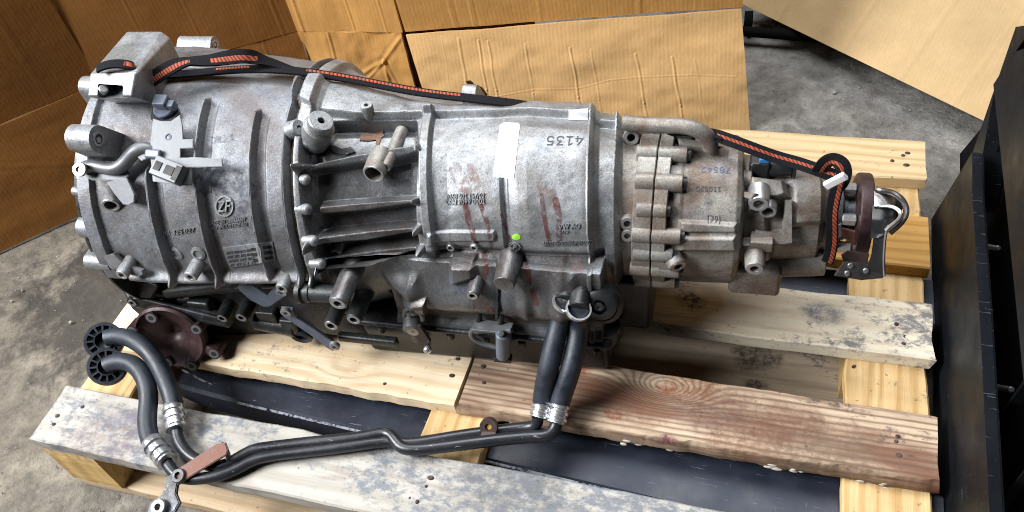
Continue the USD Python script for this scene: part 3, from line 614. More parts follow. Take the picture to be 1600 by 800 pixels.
# the sheared seam planes are followed by cutting the surface on SIG
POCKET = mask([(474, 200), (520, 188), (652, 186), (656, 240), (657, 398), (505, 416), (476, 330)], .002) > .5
ds_, dt_ = np.gradient(XYZ, axis=0), np.gradient(XYZ, axis=1)
dt_[:, 0] = dt_[:, -1] = XYZ[:, 1] - XYZ[:, -2]
NRM = np.cross(ds_, dt_); NRM /= np.linalg.norm(NRM, axis=2, keepdims=True); NRM *= np.sign((NRM[..., 1] * XYZ[..., 1] + NRM[..., 2] * XYZ[..., 2]).sum())
def shell_sig(a, b, name, mat, d0=-999, d1=999, pocket=False):
    keep = (SIG[:, :-1] >= a) & (SIG[:, :-1] < b) & (deg[:, :-1] >= d0) & (deg[:, :-1] < d1) & (POCKET[:, :-1] == pocket); k = len(TH) - 1; ns = len(SS)
    i, j = np.meshgrid(np.arange(ns - 1), np.arange(k), indexing='ij'); j2 = (j + 1) % k
    ok = keep[:-1] & (SIG[:-1, :-1] < b)
    q = ok
    A, B = (i * k + j)[q], (i * k + j2)[q]
    f = np.vstack([np.c_[A, B, B + k], np.c_[A, B + k, A + k]])
    u_, f = np.unique(f, return_inverse=True); f = f.reshape(-1, 3)
    m = trimesh.Trimesh(W(XYZ[:, :k].reshape(-1, 3)[u_]), f, process=False)
    c = m.triangles_center - O; c = c - np.outer(c @ AX, AX)
    if (m.face_normals * c).sum() < 0: m.faces = m.faces[:, ::-1]
    pth = part(GB, name, m, mat, True)
    UsdGeom.Mesh(stage.GetPrimAtPath(pth)).CreateNormalsAttr(Vt.Vec3fArray.FromNumpy((NRM[:, :k].reshape(-1, 3)[u_] @ LM).astype(np.float32)))
    return pth
bell = shell_sig(.0, .4155, 'bell_housing', 'aluminium_bell')
case = shell_sig(.4155, .8075, 'main_case', 'aluminium', 10.4)
pocket = shell_sig(.4155, .8075, 'oily_shaded_pocket', 'aluminium_low', 10.4, 999, True)  # recess skin in darkened aluminium, for its shade as well as oil
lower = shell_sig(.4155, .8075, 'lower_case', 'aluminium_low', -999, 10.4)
trans = shell_sig(.8075, .948, 'transfer_case', 'aluminium_warm')
tail = shell_sig(.948, 2, 'tail_housing', 'aluminium_warm')
part(GB, 'end_cover', cat([revolve([(0, 0), (.19, 0), (.19, .004), (0, .004)], W((.118, 0, 0)), AX, 48), ]), 'iron_dark')
part(GB, 'tail_seal', revolve([(0, 0), (.046, 0), (.046, .004), (.03, .006), (.03, .012), (0, .012)], W((1.058, 0, 0)), AX, 40), 'iron_dark')

# ------------------------------------------------------------------ fittings on the gearbox
def S(*px):
    p = hit(px); return W(p), normals_at(p) @ LM
def closest(px, p, d):
    """Point of the line p + t d that lies nearest the sight line of the pixel."""
    w = rays([px])[0]; d = np.asarray(d, float) / np.linalg.norm(d); A = np.array([w, -d]).T
    t = np.linalg.lstsq(A, p - CP, rcond=None)[0]; return p + t[1] * d
FRONT = -AY
BY = lambda px, y: on_plane([px], W(np.array([[0, y, 0]]))[0], AY)[0]         # on the vertical plane y of the gearbox
def boss(base, face, r, hole, name='boss', mat='aluminium', d=FRONT, r0=None, sink=.012, n=22, ring=True, parent=None, hd=.02):
    """A cast bolt boss rooted in the surface at one pixel, its drilled face at another."""
    b = S(base)[0][0]; d = np.asarray(d, float) / np.linalg.norm(d); f = closest(face, b, d); L = max((f - b) @ d, .003); r0 = r0 or r * 1.12
    L2 = L + sink
    pr = [(0, 0), (r0, 0), (r, L2 - .0015), (r - .0012, L2)] + ([(hole, L2), (hole, L2 - min(hd, L2 * .7)), (0, L2 - min(hd, L2 * .7))] if hole else [(0, L2)])
    q = part(parent or GB, name, revolve(pr, b - d * sink, d, n), mat, 40)
    if hole and ring:
        part(q, 'machined_face', revolve([(hole, -.0008), (min(r - .0008, hole * 1.9), -.0008), (min(r - .0012, hole * 1.9), .0004), (hole + .0004, .0004), (hole, -.0008)], f, d, n), 'machined', 40)
        part(q, 'bolt_hole', revolve([(0, 0), (hole - .0002, 0), (hole - .0002, .0006), (0, .0006)], f - d * min(hd, L2 * .7) + d * .0004, d, 14), 'hole', 40)
    return q
def tall(px, r, hole, L, name, r0, mat='aluminium', sink=.012, parent=None):
    """A drilled boss of given height along the surface normal whose face centre is seen at the pixel."""
    h, n_ = S(px); h, n_ = h[0], n_[0]; w = rays([px])[0]; f = h + w * (L / (w @ n_)); b = f - n_ * L
    q = part(parent or GB, name, revolve([(0, -sink), (r0, -sink), (r0, L * .55), (r, L * .62), (r, L - .0015), (r - .0015, L), (hole, L), (hole, L - .008), (0, L - .008)], b, n_, 26), mat, 40)
    part(q, 'bolt_hole', revolve([(0, 0), (hole - .0002, 0), (hole - .0002, .0005), (0, .0005)], b + n_ * (L - .0076), n_, 14), 'hole', 40)
    return q
def dome(px, r, name='bolt_dome', mat='aluminium', d=AX, ln=.012):
    b = S(px)[0][0]; th = np.linspace(0, np.pi / 2, 7)
    return part(GB, name, revolve([(0, -.01), (r, -.01)] + [(r * math.cos(a), ln + r * .9 * math.sin(a)) for a in th[:-1]] + [(0, ln + r * .9)], b, d, 18), mat, 50)
def wrap(mesh_px, th, lift=.0004):
    """Bends a flat mesh, drawn in photograph pixels with z from 0 to 1, onto the surface as a skin th thick."""
    v = mesh_px.vertices; p, n = S(*v[:, :2]); m = trimesh.Trimesh(p + n * (lift + v[:, 2:] * th), mesh_px.faces, process=False)
    if m.volume < 0: m.invert()
    return m
def skin(poly, th=.0006, size=7., lift=.0003):
    pg = Polygon(poly).buffer(0)
    m = trimesh.creation.extrude_polygon(pg, 1.0, engine='earcut'); v, f = trimesh.remesh.subdivide_to_size(m.vertices, m.faces, size, max_iter=12)
    m = trimesh.Trimesh(v, f); m.merge_vertices(); return wrap(m, th, lift)
def blob(pts, w):
    """A streak outline: centre line points with half widths, pixels."""
    from shapely.geometry import LineString
    return shapely.union_all([LineString([pts[i], pts[i + 1]]).buffer((w[i] + w[i + 1]) / 2) for i in range(len(pts) - 1)]).simplify(.4).exterior.coords[:-1]
def letters(name, text, p0, p1, upv, mat, th=.0009, bold=False, parent=None):
    m = meshkit.text_mesh(text, 1.0, 1.0, bold); b = m.bounds; p0, p1, upv = (np.array(x, float) for x in (p0, p1, upv)); m.merge_vertices()
    u = (m.vertices[:, :1] - b[0, 0]) / (b[1, 0] - b[0, 0]); w = m.vertices[:, 1:2]
    m.vertices = np.c_[p0 + u * (p1 - p0) + w * upv, np.clip(m.vertices[:, 2], 0, 1)]
    return part(parent or GB, name, wrap(m, th), mat, False)
def flat(px, n, ref=None, lift=.0, th=.0025, holes=(), mat='steel_sheet', name='bracket', parent=None, bevel=.0006, label=None):
    """A flat plate outlined in pixels on the plane through the surface at ref, raised by lift along n."""
    p, nn = S(ref or tuple(np.mean(px, 0))); n = nn[0] if n is None else np.asarray(n, float) / np.linalg.norm(n)
    q = p[0] + n * lift; o = on_plane(px, q, n); hs = [(on_plane([h[:2]], q, n)[0], h[2]) for h in holes]
    return part(parent or GB, name, slab(o, n, th, hs, bevel), mat, 20, label), q, n
def lug(px, r, s0, s1, hole=.0065, inner=.15, r2=None, name='flange_lug', wide=1.3, taper=.6, mat='aluminium', rh=None):
    """A bolt lug of the bell flange: its drilled end face at the pixel lies in the plane s = s1."""
    o = on_plane([px], O + AX * s1, AX)[0]; q = LO(o); rad = np.array([0, q[1], q[2]]); R_ = np.linalg.norm(rad); e = rad / R_
    c0 = np.array([s0, *q[1:]]); c1 = np.array([s1, *q[1:]]); t = np.cross([1, 0, 0], e); P = []
    ang = np.linspace(0, 2 * np.pi, 20, endpoint=False); circ = lambda c, r: np.array([c + r * (math.cos(a) * e + math.sin(a) * t) for a in ang])
    P += [circ(c0, r), circ(c1, r), np.array([c0 - e * (R_ - inner) + t * r * wide, c0 - e * (R_ - inner) - t * r * wide, np.array([s0 + (s1 - s0) * 1.0, 0, 0]) + e * inner + t * r, np.array([s0 + (s1 - s0) * 1.0, 0, 0]) + e * inner - t * r])]
    m = trimesh.PointCloud(W(np.vstack(P))).convex_hull
    k = part(GB, name, m, mat, 30)
    hp = W(c1[None])[0]; rh = rh or hole
    part(k, 'machined_face', revolve([(hole, 0), (hole * 1.5, 0), (hole * 1.5, .0006), (hole, .0006), (hole, 0)], hp, AX, 20), 'machined', 40)
    part(k, 'bolt_hole', revolve([(0, 0), (hole, 0), (hole, .0004), (0, .0004)], hp, AX, 18), 'hole', 40)
    part(k, 'hole_glint', revolve([(0, 0), (hole * .62, 0), (hole * .62, .0009), (0, .0009)], hp + t @ LM * hole * .2, AX, 14), 'machined', 40)  # bright disc for the glint of light through the hole
    return k
def crest(s0, t0, t1, dr, r, name, mat, parent=bell):
    t = np.radians(np.linspace(t0, t1, 60)); s = s0 + .115 * .165 * (np.cos(t) - .68); R = sample(RF, s, t) + dr
    return part(parent, name, tube(W(np.c_[s, -R * np.cos(t), R * np.sin(t)]), r, 6, 60, False), mat)
for s0, t0, t1 in ((.2335, 4, 44), (.298, 4, 73), (.3675, 8, 70)): crest(s0 - .0008, t0, t1, -.0004, .0009, 'worn_rib_edge', 'steel_sheet')
crest(.4085 - .001, 2, 120, -.0003, .001, 'worn_rib_edge', 'steel_sheet'); crest(.4155, -4, 130, .0008, .0034, 'seam_seal', 'seal_brown', GB)
# flange lugs, front to back over the top
lug((154, 217), .0165, .158, .192, .0062); lug((207, 138), .014, .115, .185, .0066, inner=.17); lug((139, 300), .006, .118, .14, .002)
lug((163, 356), .0145, .118, .150, .0058); pass
lug((336, 70), .012, .135, .19, .0045, inner=.16); pass
tp_ = [BY(q, y) for q, y in (((201, 54), .035), ((251, 54), .035), ((262, 62), .03), ((222, 100), -.045), ((163, 101), -.045), ((212, 116), -.072), ((146, 118), -.072))]
mbm = hull(np.vstack([ball_pts(q, .0035) for q in tp_] + [ball_pts(q - AZ * .06, .003) for q in tp_[:5]] + [ball_pts(BY((266, 84), .02) - AZ * k, .003) for k in (.0, .04)] + [ball_pts(BY(q, -.09), .003) for q in ((142, 148), (206, 148))]))
mbm = trimesh.boolean.difference([mbm, rbox(BY((176, 143), -.086), (.0185, .03, .0085), LM, .002)], engine='manifold')
mb = part(GB, 'mount_block', mbm, 'aluminium', 30)
h_ = closest((257, 72), BY((262, 80), .02) + AX * .004, AX); part(mb, 'bolt_hole', rod(h_ - AX * .004, h_ + AX * .0012, .0075, n=18), 'hole')
lug((168, 330), .012, .112, .145, .004); lug((178, 410), .012, .112, .15, .004)
# upper bracket between the two lugs
part(mb, 'hole_glint', rod(BY((162, 146), -.08), BY((162, 138), -.086), .0055), 'machined')  # bright stub for the white glint inside the opening
# sensor plug with its clip
p_, n_ = S((262, 176)); p_, n_ = p_[0], n_[0]; tdir = np.cross(n_, AX)
sp = part(GB, 'sensor_plug', rod(p_ - n_ * .01, p_ + n_ * .012, .0135, n=24), 'plastic_grey')
part(sp, 'plug_head', rbox(p_ + n_ * .016 + tdir * .004, (.0095, .008, .009), np.array([AX, tdir, n_]), .003), 'plastic_grey')
part(sp, 'plug_collar', revolve([(.011, 0), (.018, 0), (.018, .003), (.011, .003), (.011, 0)], p_ + n_ * .003 - tdir * .004, n_, 26), 'plastic_black')
part(sp, 'plug_latch', rbox(p_ + n_ * .014 + AX * .012 + tdir * .002, (.006, .005, .006), np.array([AX, tdir, n_]), .0015), 'plastic_grey')
# notched sheet-metal bracket
br, q_, n_ = flat([(240, 186), (252, 190), (268, 190), (282, 180), (286, 196), (287, 218), (303, 218), (303, 232), (283, 233), (283, 247), (302, 247), (302, 252), (300, 290), (284, 290), (240, 284), (236, 246), (222, 252), (216, 246), (236, 226)], None, (265, 222), .016, .002, [(265, 215, .0038)], name='sheet_bracket')
flat([(284, 248), (302, 246), (348, 249), (349, 261), (312, 262), (286, 263)], n_, (265, 222), .0185, .0022, name='bracket_finger', parent=br, mat='steel_sheet')
part(br, 'bracket_rivet', revolve([(0, 0), (.0036, 0), (.003, .0015), (0, .002)], on_plane([(265, 215)], q_, n_)[0] - n_ * .0005, n_, 14), 'plastic_grey')
c_ = on_plane([(264, 267)], q_ + n_ * .01, n_)[0]; u_ = on_plane([(284, 275)], q_ + n_ * .01, n_)[0] - c_; u_ /= np.linalg.norm(u_); w_ = np.cross(n_, u_)
cb = part(br, 'clip_box', rbox(c_, (.019, .012, .008), np.array([u_, w_, n_]), .0015), 'steel_sheet')
for k in (-.011, .005): part(br, 'clip_slot', rbox(c_ + u_ * k + n_ * .0082, (.0045 if k < 0 else .006, .0055, .0008), np.array([u_, w_, n_]), .0004), 'hole')
part(br, 'clip_slot', rbox(c_ + u_ * .0155 + n_ * .0083, (.004, .009, .0008), np.array([u_, w_, n_]), .0004), 'hole')
# lever-like pipe bracket from the flange to the sheet bracket
pb = [(138, 268), (160, 262), (190, 266), (205, 258), (218, 244), (232, 236), (245, 238)]
P_, N_ = S(*pb); N_ = N_.mean(0); N_ /= np.linalg.norm(N_)
lv = part(GB, 'pipe_bracket', tube(P_ + N_ * np.array([.012, .014, .016, .016, .017, .017, .013])[:, None], [.009, .0085, .008, .0085, .0085, .009, .008], 14, 50), 'steel_sheet')
part(lv, 'clamp_plate', slab(on_plane([(134, 258), (196, 256), (204, 274), (196, 282), (146, 282), (134, 276)], P_[1] + N_ * .012, N_), N_, .003, bevel=.0008), 'steel_sheet', 20)
part(lv, 'bolt', revolve([(0, 0), (.0085, 0), (.0085, .005), (.004, .0055), (.004, .003), (0, .003)], P_[0] + N_ * .02 + AX * .004, N_, 18), 'machined')
part(lv, 'cable_cap', rbox(on_plane([(240, 241)], P_[-1] + N_ * .022, N_)[0], (.011, .006, .004), np.array([AX, np.cross(N_, AX), N_]), .003), 'plastic_grey')
bp, q_, n_ = flat([(168, 284), (200, 278), (206, 290), (212, 304), (211, 316), (203, 320), (194, 319), (180, 302)], None, (190, 300), .012, .0025, name='tab_plate')
boss((205, 306), (200, 309), .0085, .0036, d=n_, mat='machined', name='spacer', parent=bp)
boss((176, 310), (168, 320), .0115, .0075, mat='aluminium', d=FRONT + AX * .3 - AZ * .1)
# flange underside bosses and feet of the bell
for b, f, r in (((205, 408), (199, 435), .0085), ((310, 412), (297, 433), .0088), ((205, 408), (196, 418), .006), ((445, 442), (441, 452), .0085)):
    boss(b, f, r, r * .45)
p_, n_ = S((276, 396), (310, 396))
for k in range(2): part(GB, 'cast_mark', revolve([(0, -.002), (.010, -.002), (.0095, .0015), (.006, .0025), (.0055, .001), (0, .001)], p_[k], n_[k], 20), 'aluminium')
flat([(166, 398), (182, 394), (200, 412), (226, 420), (228, 426), (222, 430), (198, 424), (176, 416)], FRONT + AZ * .5, (200, 400), .004, .006, name='foot_web', mat='aluminium_bell')

# emblem, raised lettering and type plate
cz = np.array([351., 322.]); rg = Polygon([cz + 14.5 * np.array([math.cos(a), math.sin(a) * 1.16]) for a in np.linspace(0, 2 * np.pi, 40)]).difference(Polygon([cz + 12. * np.array([math.cos(a), math.sin(a) * 1.16]) for a in np.linspace(0, 2 * np.pi, 40)]))
m = trimesh.creation.extrude_polygon(rg, 1.0, engine='earcut')
em = part(GB, 'emblem', wrap(m, .0022, -.0003), 'aluminium', 30)
letters('emblem_letters', 'ZF', (341.5, 331), (361, 329), (1.5, -17), 'aluminium', .0022, True, em)
letters('raised_text', 'MADE IN GERMANY', (326, 352), (384, 345), (.3, -6), 'aluminium', .0011)
letters('raised_text', '0BG INDUSTRIE AG', (329, 359), (386, 352), (.3, -5.5), 'aluminium', .0011)
letters('raised_text', '08A 325 027', (251, 369), (304, 362), (.3, -7), 'aluminium', .0012)
letters('raised_text', '1068 401 157/02', (697, 311), (757, 309), (.4, -7.5), 'aluminium', .0013, True)
letters('raised_text', '0RM 2099 0001', (697, 320), (758, 318), (.4, -7.5), 'aluminium', .0013, True)
letters('raised_text', 'VW AG', (872, 358), (906, 356), (.6, -7.5), 'aluminium', .0013, True)
letters('raised_text', '509', (872, 365), (888, 364), (.4, -5), 'aluminium', .0011)
letters('raised_text', 'MADE IN GERMANY 093409', (849, 384), (924, 382), (.5, -7), 'aluminium', .0013)
letters('ink_number', '4135', (912, 213), (855, 213), (-1.5, 14), 'ink', .0002)
letters('ink_number', '78542', (1141, 262), (1096, 260), (-.5, 9), 'blue_ink', .0002)
letters('ink_number', '110520', (1126, 292), (1088, 291), (-.4, 8), 'ink', .0002)
letters('ink_mark', '(79)', (1105, 347), (1125, 349), (.5, -11), 'ink', .0002)
tp = part(GB, 'type_plate', skin([(349, 386), (427, 377), (432, 406), (361, 417)], .0018, 9), 'aluminium', 30)
for k, tx in enumerate(('1071 000 015 8HP', '0BK 301 103 NHD', '0000 145 982', 'ZF 09 C 1 71')): letters('plate_text', tx, (354 + 2.2 * k, 396.5 + 6.2 * k), (394 + 2 * k, 391.5 + 6.2 * k), (.6, -4.4), 'ink', .0022, False, tp)
for k in range(3): part(tp, 'plate_field', skin([(393 + 2 * k, 386 + 8.6 * k), (426 + k, 382 + 8.4 * k), (427 + k, 386.5 + 8.4 * k), (394 + 2 * k, 390.5 + 8.6 * k)], .0024, 9), 'aluminium_dark', 30)
lg = part(GB, 'maker_mark', skin([(803 + 11 * math.cos(a), 384 + 6.5 * math.sin(a)) for a in np.linspace(0, 6.1, 20)], .0022, 8), 'aluminium', 30)
part(lg, 'maker_mark_field', skin([(803 + 8.6 * math.cos(a), 384 + 4.7 * math.sin(a)) for a in np.linspace(0, 6.1, 20)], .0026, 8), 'aluminium_dark', 30)
letters('maker_letters', 'KP', (798, 386.8), (808.5, 386.2), (.3, -6), 'machined', .0032, True, lg)
part(GB, 'white_label', skin([(781, 196), (787, 192.5), (811, 193), (812, 198), (803, 279), (800, 280.5), (772, 276.5), (770.5, 273)], .0005, 7), 'white_sticker', 30)
part(GB, 'silver_sticker', skin([(888.5, 172), (919, 170.5), (918, 187.5), (888, 188)], .0006, 7), 'silver_sticker', 30)
part(GB, 'paint_dot', skin([(807 + 6.6 * math.cos(a), 370 + 4.8 * math.sin(a)) for a in np.linspace(0, 6, 16)], .0004, 5), 'green_paint', 30)
part(GB, 'torn_label', skin([(566, 206), (580, 210), (598, 204), (600, 214), (590, 219), (575, 221), (562, 220)], .0012, 6), 'torn_label', 30)
part(GB, 'torn_label', skin([(588, 218), (597, 215), (590, 232), (586, 237)], .0012, 6), 'torn_label', 30)
part(GB, 'torn_label', skin([(512, 232), (522, 228), (535, 234), (548, 231), (556, 238), (540, 243), (525, 240)], .003, 6), 'iron_dark', 30)
# soot smudges and transmission oil
for pl in (blob([(332, 219), (362, 215)], [6, 6]), blob([(690, 246), (696, 242)], [2.5, 2.5]), blob([(322, 285), (345, 270), (378, 300), (372, 330)], [14, 22, 24, 14])):
    part(GB, 'soot_smudge', skin(pl, .00025, 9, .0002), 'soot', 40)
for pl in (blob([(712, 265), (722, 285), (728, 305)], [9, 13, 8]), blob([(735, 262), (745, 290), (752, 318)], [7, 8, 6]), blob([(845, 290), (850, 300)], [7, 7]), blob([(862, 302), (866, 318)], [6, 7]), blob([(895, 404), (905, 420)], [8, 9])):
    part(GB, 'oil_stain', skin(pl, .0003, 8, .0002), 'oil_pink', 40)
for pl in (blob([(726, 315), (732, 345), (738, 360), (742, 384)], [5, 4, 4, 3.5]), blob([(750, 318), (760, 345), (768, 388)], [3.5, 3, 2]), blob([(783, 335), (792, 360), (799, 378)], [2, 2.5, 1.5]), blob([(846, 305), (850, 340), (858, 378)], [3, 3.5, 3]), blob([(868, 312), (872, 335), (874, 374)], [5, 5, 3.5]),
           blob([(755, 396), (760, 412), (756, 432), (748, 452)], [3, 4, 4, 3]), blob([(818, 404), (826, 440), (838, 474)], [5, 4.5, 3]), blob([(745, 425), (742, 460), (741, 488)], [2, 2, 2]), blob([(760, 478), (772, 492)], [4, 5])):
    part(GB, 'oil_streak', skin(pl, .0004, 8, .0003), 'oil_red', 40)

# bosses and bolts of the main case
for q in ((478, 224), (474, 281), (476, 327), (487, 376), (498, 412)): dome(q, .0072, ln=.003)
tall((502, 188), .0155, .0045, .030, 'mount_boss', .019); boss((465, 200), (460, 194), .0105, .003, d=S((462, 196))[1][0], name='tab'); boss((574, 172), (565, 165), .008, .003, d=AZ + AX * .1, name='tab', ring=False)
boss((593, 252), (583, 272), .0138, .0104, name='breather_tube', mat='aluminium_warm'); boss((624, 214), (611, 266), .0076, .0032, name='threaded_boss', mat='aluminium_warm')
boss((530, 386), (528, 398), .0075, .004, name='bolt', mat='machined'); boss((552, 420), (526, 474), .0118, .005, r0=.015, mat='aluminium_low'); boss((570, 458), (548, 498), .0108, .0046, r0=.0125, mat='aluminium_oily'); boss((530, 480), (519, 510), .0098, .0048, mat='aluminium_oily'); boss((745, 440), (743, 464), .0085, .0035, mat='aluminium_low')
for f, t_, r in (((468, 445), (530, 462), .013), ((476, 482), (540, 488), .011)):
    a = closest(f, W(LO(S((520, 440))[0][0]) + np.array([0, -.02, 0])), AX); b = closest(t_, a, AX)
    part(GB, 'oil_gallery', rod(a, b, r, r * .85, 22), 'aluminium_oily'); part(GB, 'gallery_plug', revolve([(0, -.003), (r * 1.25, -.003), (r * 1.25, .003), (r * .8, .005), (0, .005)], a + AX * .004, AX, 22), 'aluminium_oily')
boss((800, 400), (792, 446), .013, 0, name='plugged_boss', r0=.017, ring=False, mat='aluminium_low')
for q in ((703, 388), (740, 388)):
    k = boss((q[0] + 2, q[1] - 4), q, .006, .0028, name='bolt', mat='machined')
# plate rib with oil on it, small feet, selector lever, wiring bracket
p0, p1 = W(LO(S((781, 400))[0][0])), W(LO(S((780, 488))[0][0])); e_ = (p1 - p0) / np.linalg.norm(p1 - p0)
part(GB, 'cast_rib', rbox((p0 + p1) / 2 + FRONT * .004, (.0018, .010, np.linalg.norm(p1 - p0) / 2), np.array([AX, AY, -e_]), .001), 'aluminium_oily')
wb = part(GB, 'wiring_bracket', tube([BY(x, -.162) for x in ((800, 516), (770, 516), (742, 514), (736, 521), (744, 532), (765, 540), (781, 545), (784, 560))], .0035, 8, 60), 'steel_sheet')
part(wb, 'bracket_top', rbox(BY((770, 511), -.158), (.026, .009, .0022), LM, .001), 'steel_sheet')
part(wb, 'clip_body', rod(BY((787, 520), -.166), BY((786, 556), -.166), .0105, .0095), 'plastic_grey'); part(wb, 'clip_screw', rod(BY((783, 521), -.168), BY((783, 521), -.177), .0045), 'steel_sheet')
part(wb, 'clip_foot', rbox(BY((786, 559), -.166), (.012, .006, .004), LM, .0012), 'plastic_black')
for x in (748, 782): part(GB, 'bracket_post', rod(BY((x, 470), -.145), BY((x, 508), -.152), .0045), 'aluminium_oily')
sl = part(GB, 'selector_shaft', rod(BY((645, 492), -.150), BY((645, 516), -.170), .0135, n=24), 'steel_sheet')
part(sl, 'shaft_end', revolve([(0, 0), (.009, 0), (.0085, .0015), (.003, .002), (0, .001)], BY((645, 517), -.1705), FRONT, 20), 'machined')
part(sl, 'shaft_clip', tube([BY(x, -.166) for x in ((632, 494), (640, 482), (652, 486), (660, 500))], .003, 8, 30), 'steel_sheet'); part(sl, 'shaft_bolt', rod(BY((645, 475), -.152), BY((648, 492), -.160), .006), 'machined')
part(sl, 'lever_arm', slab([BY(x, -.168) for x in ((640, 510), (658, 506), (674, 530), (672, 544), (662, 546), (652, 528))], FRONT, .004, bevel=.001), 'rust_dark', 20); part(sl, 'ball_pin', trimesh.creation.icosphere(3, .0058).apply_translation(BY((668, 546), -.178)), 'steel_bright', True)
part(GB, 'lever_bracket', cat([rbox(BY((655, 520), -.148), (.011, .008, .014), LM, .002), rbox(BY((640, 500), -.150), (.008, .006, .010), LM, .002)]), 'aluminium_dark')
# plug socket by the hoses
a = S((938, 470))[0][0]; f_ = closest((936, 475), a + FRONT * .02, FRONT)
ps = part(GB, 'plug_socket', revolve([(0, -.02), (.022, -.02), (.021, .004), (.016, .007), (.0105, .008), (.0105, .002), (0, .002)], f_, FRONT + AZ * .35, 28), 'plastic_black')
part(ps, 'socket_core', revolve([(0, 0), (.006, 0), (.006, .007), (.003, .008), (0, .006)], f_, FRONT + AZ * .35, 16), 'iron_dark'); part(ps, 'socket_collar', revolve([(.019, -.012), (.027, -.016), (.027, -.006), (.021, -.003)] + [(.019, -.012)], f_ - AZ * .008, FRONT + AZ * .35, 28), 'plastic_black')
# oil pan under the case, black, with its rim and bolts
zr = lambda s, y, z: W(np.array([[s, y, z]]))[0]
pan = part(GB, 'oil_pan', hull(np.vstack([ball_pts(zr(s, y, z), .012) for s in (.455, .782) for y in (-.135, .10) for z in (-.118, -.178 + .012 * (s > .7))])), 'plastic_black', 30)
part(pan, 'pan_rim', hull(np.vstack([ball_pts(zr(s, y, -.112), .005) for s in (.45, .795) for y in (-.150, .11)])), 'aluminium_dark', 30)
for s in np.linspace(.48, .78, 7): part(pan, 'pan_bolt', rod(zr(s, -.151, -.118), zr(s, -.151, -.128), .0052), 'aluminium_dark')
part(pan, 'pan_corner', revolve([(0, -.014), (.022, -.014), (.026, 0), (.022, .012), (0, .012)], zr(.785, -.122, -.115), AZ, 30), 'plastic_black')
# dark front differential housing under the bell
df = part(GB, 'differential_housing', hull(np.vstack([ball_pts(zr(*q), .014) for q in ((.16, -.12, -.035), (.40, -.12, -.03), (.40, -.12, -.12), (.20, -.12, -.10), (.46, -.10, -.165), (.18, .05, -.12), (.46, .05, -.165), (.30, -.13, -.155), (.44, -.135, -.15))])), 'iron_dark', 30)
part(df, 'housing_cover', hull(np.vstack([ball_pts(BY(q, y), .006) for q, y in (((198, 452), -.13), ((212, 478), -.15), ((250, 512), -.15), ((345, 543), -.14), ((432, 550), -.12), ((470, 528), -.12), ((470, 445), -.12), ((300, 440), -.12))])), 'iron_dark', 30)
def dhull(name, pts, r, mat, y): return part(df, name, hull(np.vstack([ball_pts(BY(q[:2], y if len(q) < 3 else q[2]), r) for q in pts])), mat, 30)
dhull('cover_edge', [(206, 468), (216, 466), (345, 498), (342, 504), (214, 476)], .004, 'aluminium_dark', -.165)
for b_, f_2, r in (((225, 445), (215, 478), .0085), ((362, 470), (347, 498), .0095), ((392, 468), (384, 500), .0095), ((455, 478), (444, 484), .0085)):
    a = BY(b_, -.135); f = closest(f_2, a, FRONT); q = part(df, 'boss', revolve([(0, 0), (r * 1.15, 0), (r, (f - a) @ FRONT), (r * .5, (f - a) @ FRONT), (r * .5, (f - a) @ FRONT - .01), (0, (f - a) @ FRONT - .01)], a, FRONT, 20), 'aluminium_dark'); part(q, 'machined_face', revolve([(r * .45, -.0005), (r * .8, -.0005), (r * .8, .0005), (r * .45, .0005), (r * .45, -.0005)], f, FRONT, 18), 'machined')
for a_, b_, y, r in (((262, 455), (468, 434), -.152, .011), ((205, 452), (262, 458), -.15, .009), ((285, 486), (360, 500), -.158, .012), ((400, 500), (462, 512), -.15, .014)): part(df, 'oil_gallery', rod(BY(a_, y), BY(b_, y), r), 'aluminium_dark')
for q, y, h_ in (((250, 470), -.152, (.014, .006, .010)), ((315, 476), -.15, (.018, .008, .012)), ((420, 490), -.148, (.016, .01, .012)), ((455, 505), -.15, (.012, .01, .016)), ((480, 540), -.14, (.03, .008, .008)), ((575, 530), -.16, (.045, .006, .007))): part(df, 'casting_lump', rbox(BY(q, y), h_, LM, .004), 'aluminium_dark')
dhull('lower_flange', [(178, 424, -.15), (184, 420, -.15), (245, 446, -.16), (236, 462, -.165), (206, 460, -.165)], .004, 'aluminium_dark', -.16)
for pl, y in (([(371, 447), (379, 438), (398, 444), (420, 458), (434, 444), (447, 446), (450, 452), (444, 462), (424, 476), (414, 477), (392, 466)], -.178), ([(440, 478), (458, 480), (466, 494), (494, 512), (520, 530), (527, 536), (522, 546), (512, 541), (488, 522), (456, 500), (444, 492)], -.178)):
    part(df, 'bent_bracket', slab([BY(q, y) for q in pl], FRONT, .0035, bevel=.001), 'plastic_grey', 20)
for u, v in ((441, 453), (448, 485), (524, 538)): part(df, 'bracket_bolt', revolve([(0, 0), (.0078, 0), (.0075, .005), (.0038, .0055), (.0038, .002), (0, .002)], BY((u, v), -.181), FRONT, 16), 'machined')
part(df, 'rubber_port', revolve([(.010, -.03), (.017, -.03), (.017, 0), (.013, .003), (.010, 0), (.010, -.03)], BY((470, 527), -.155), FRONT - AZ * .2, 26), 'rubber')
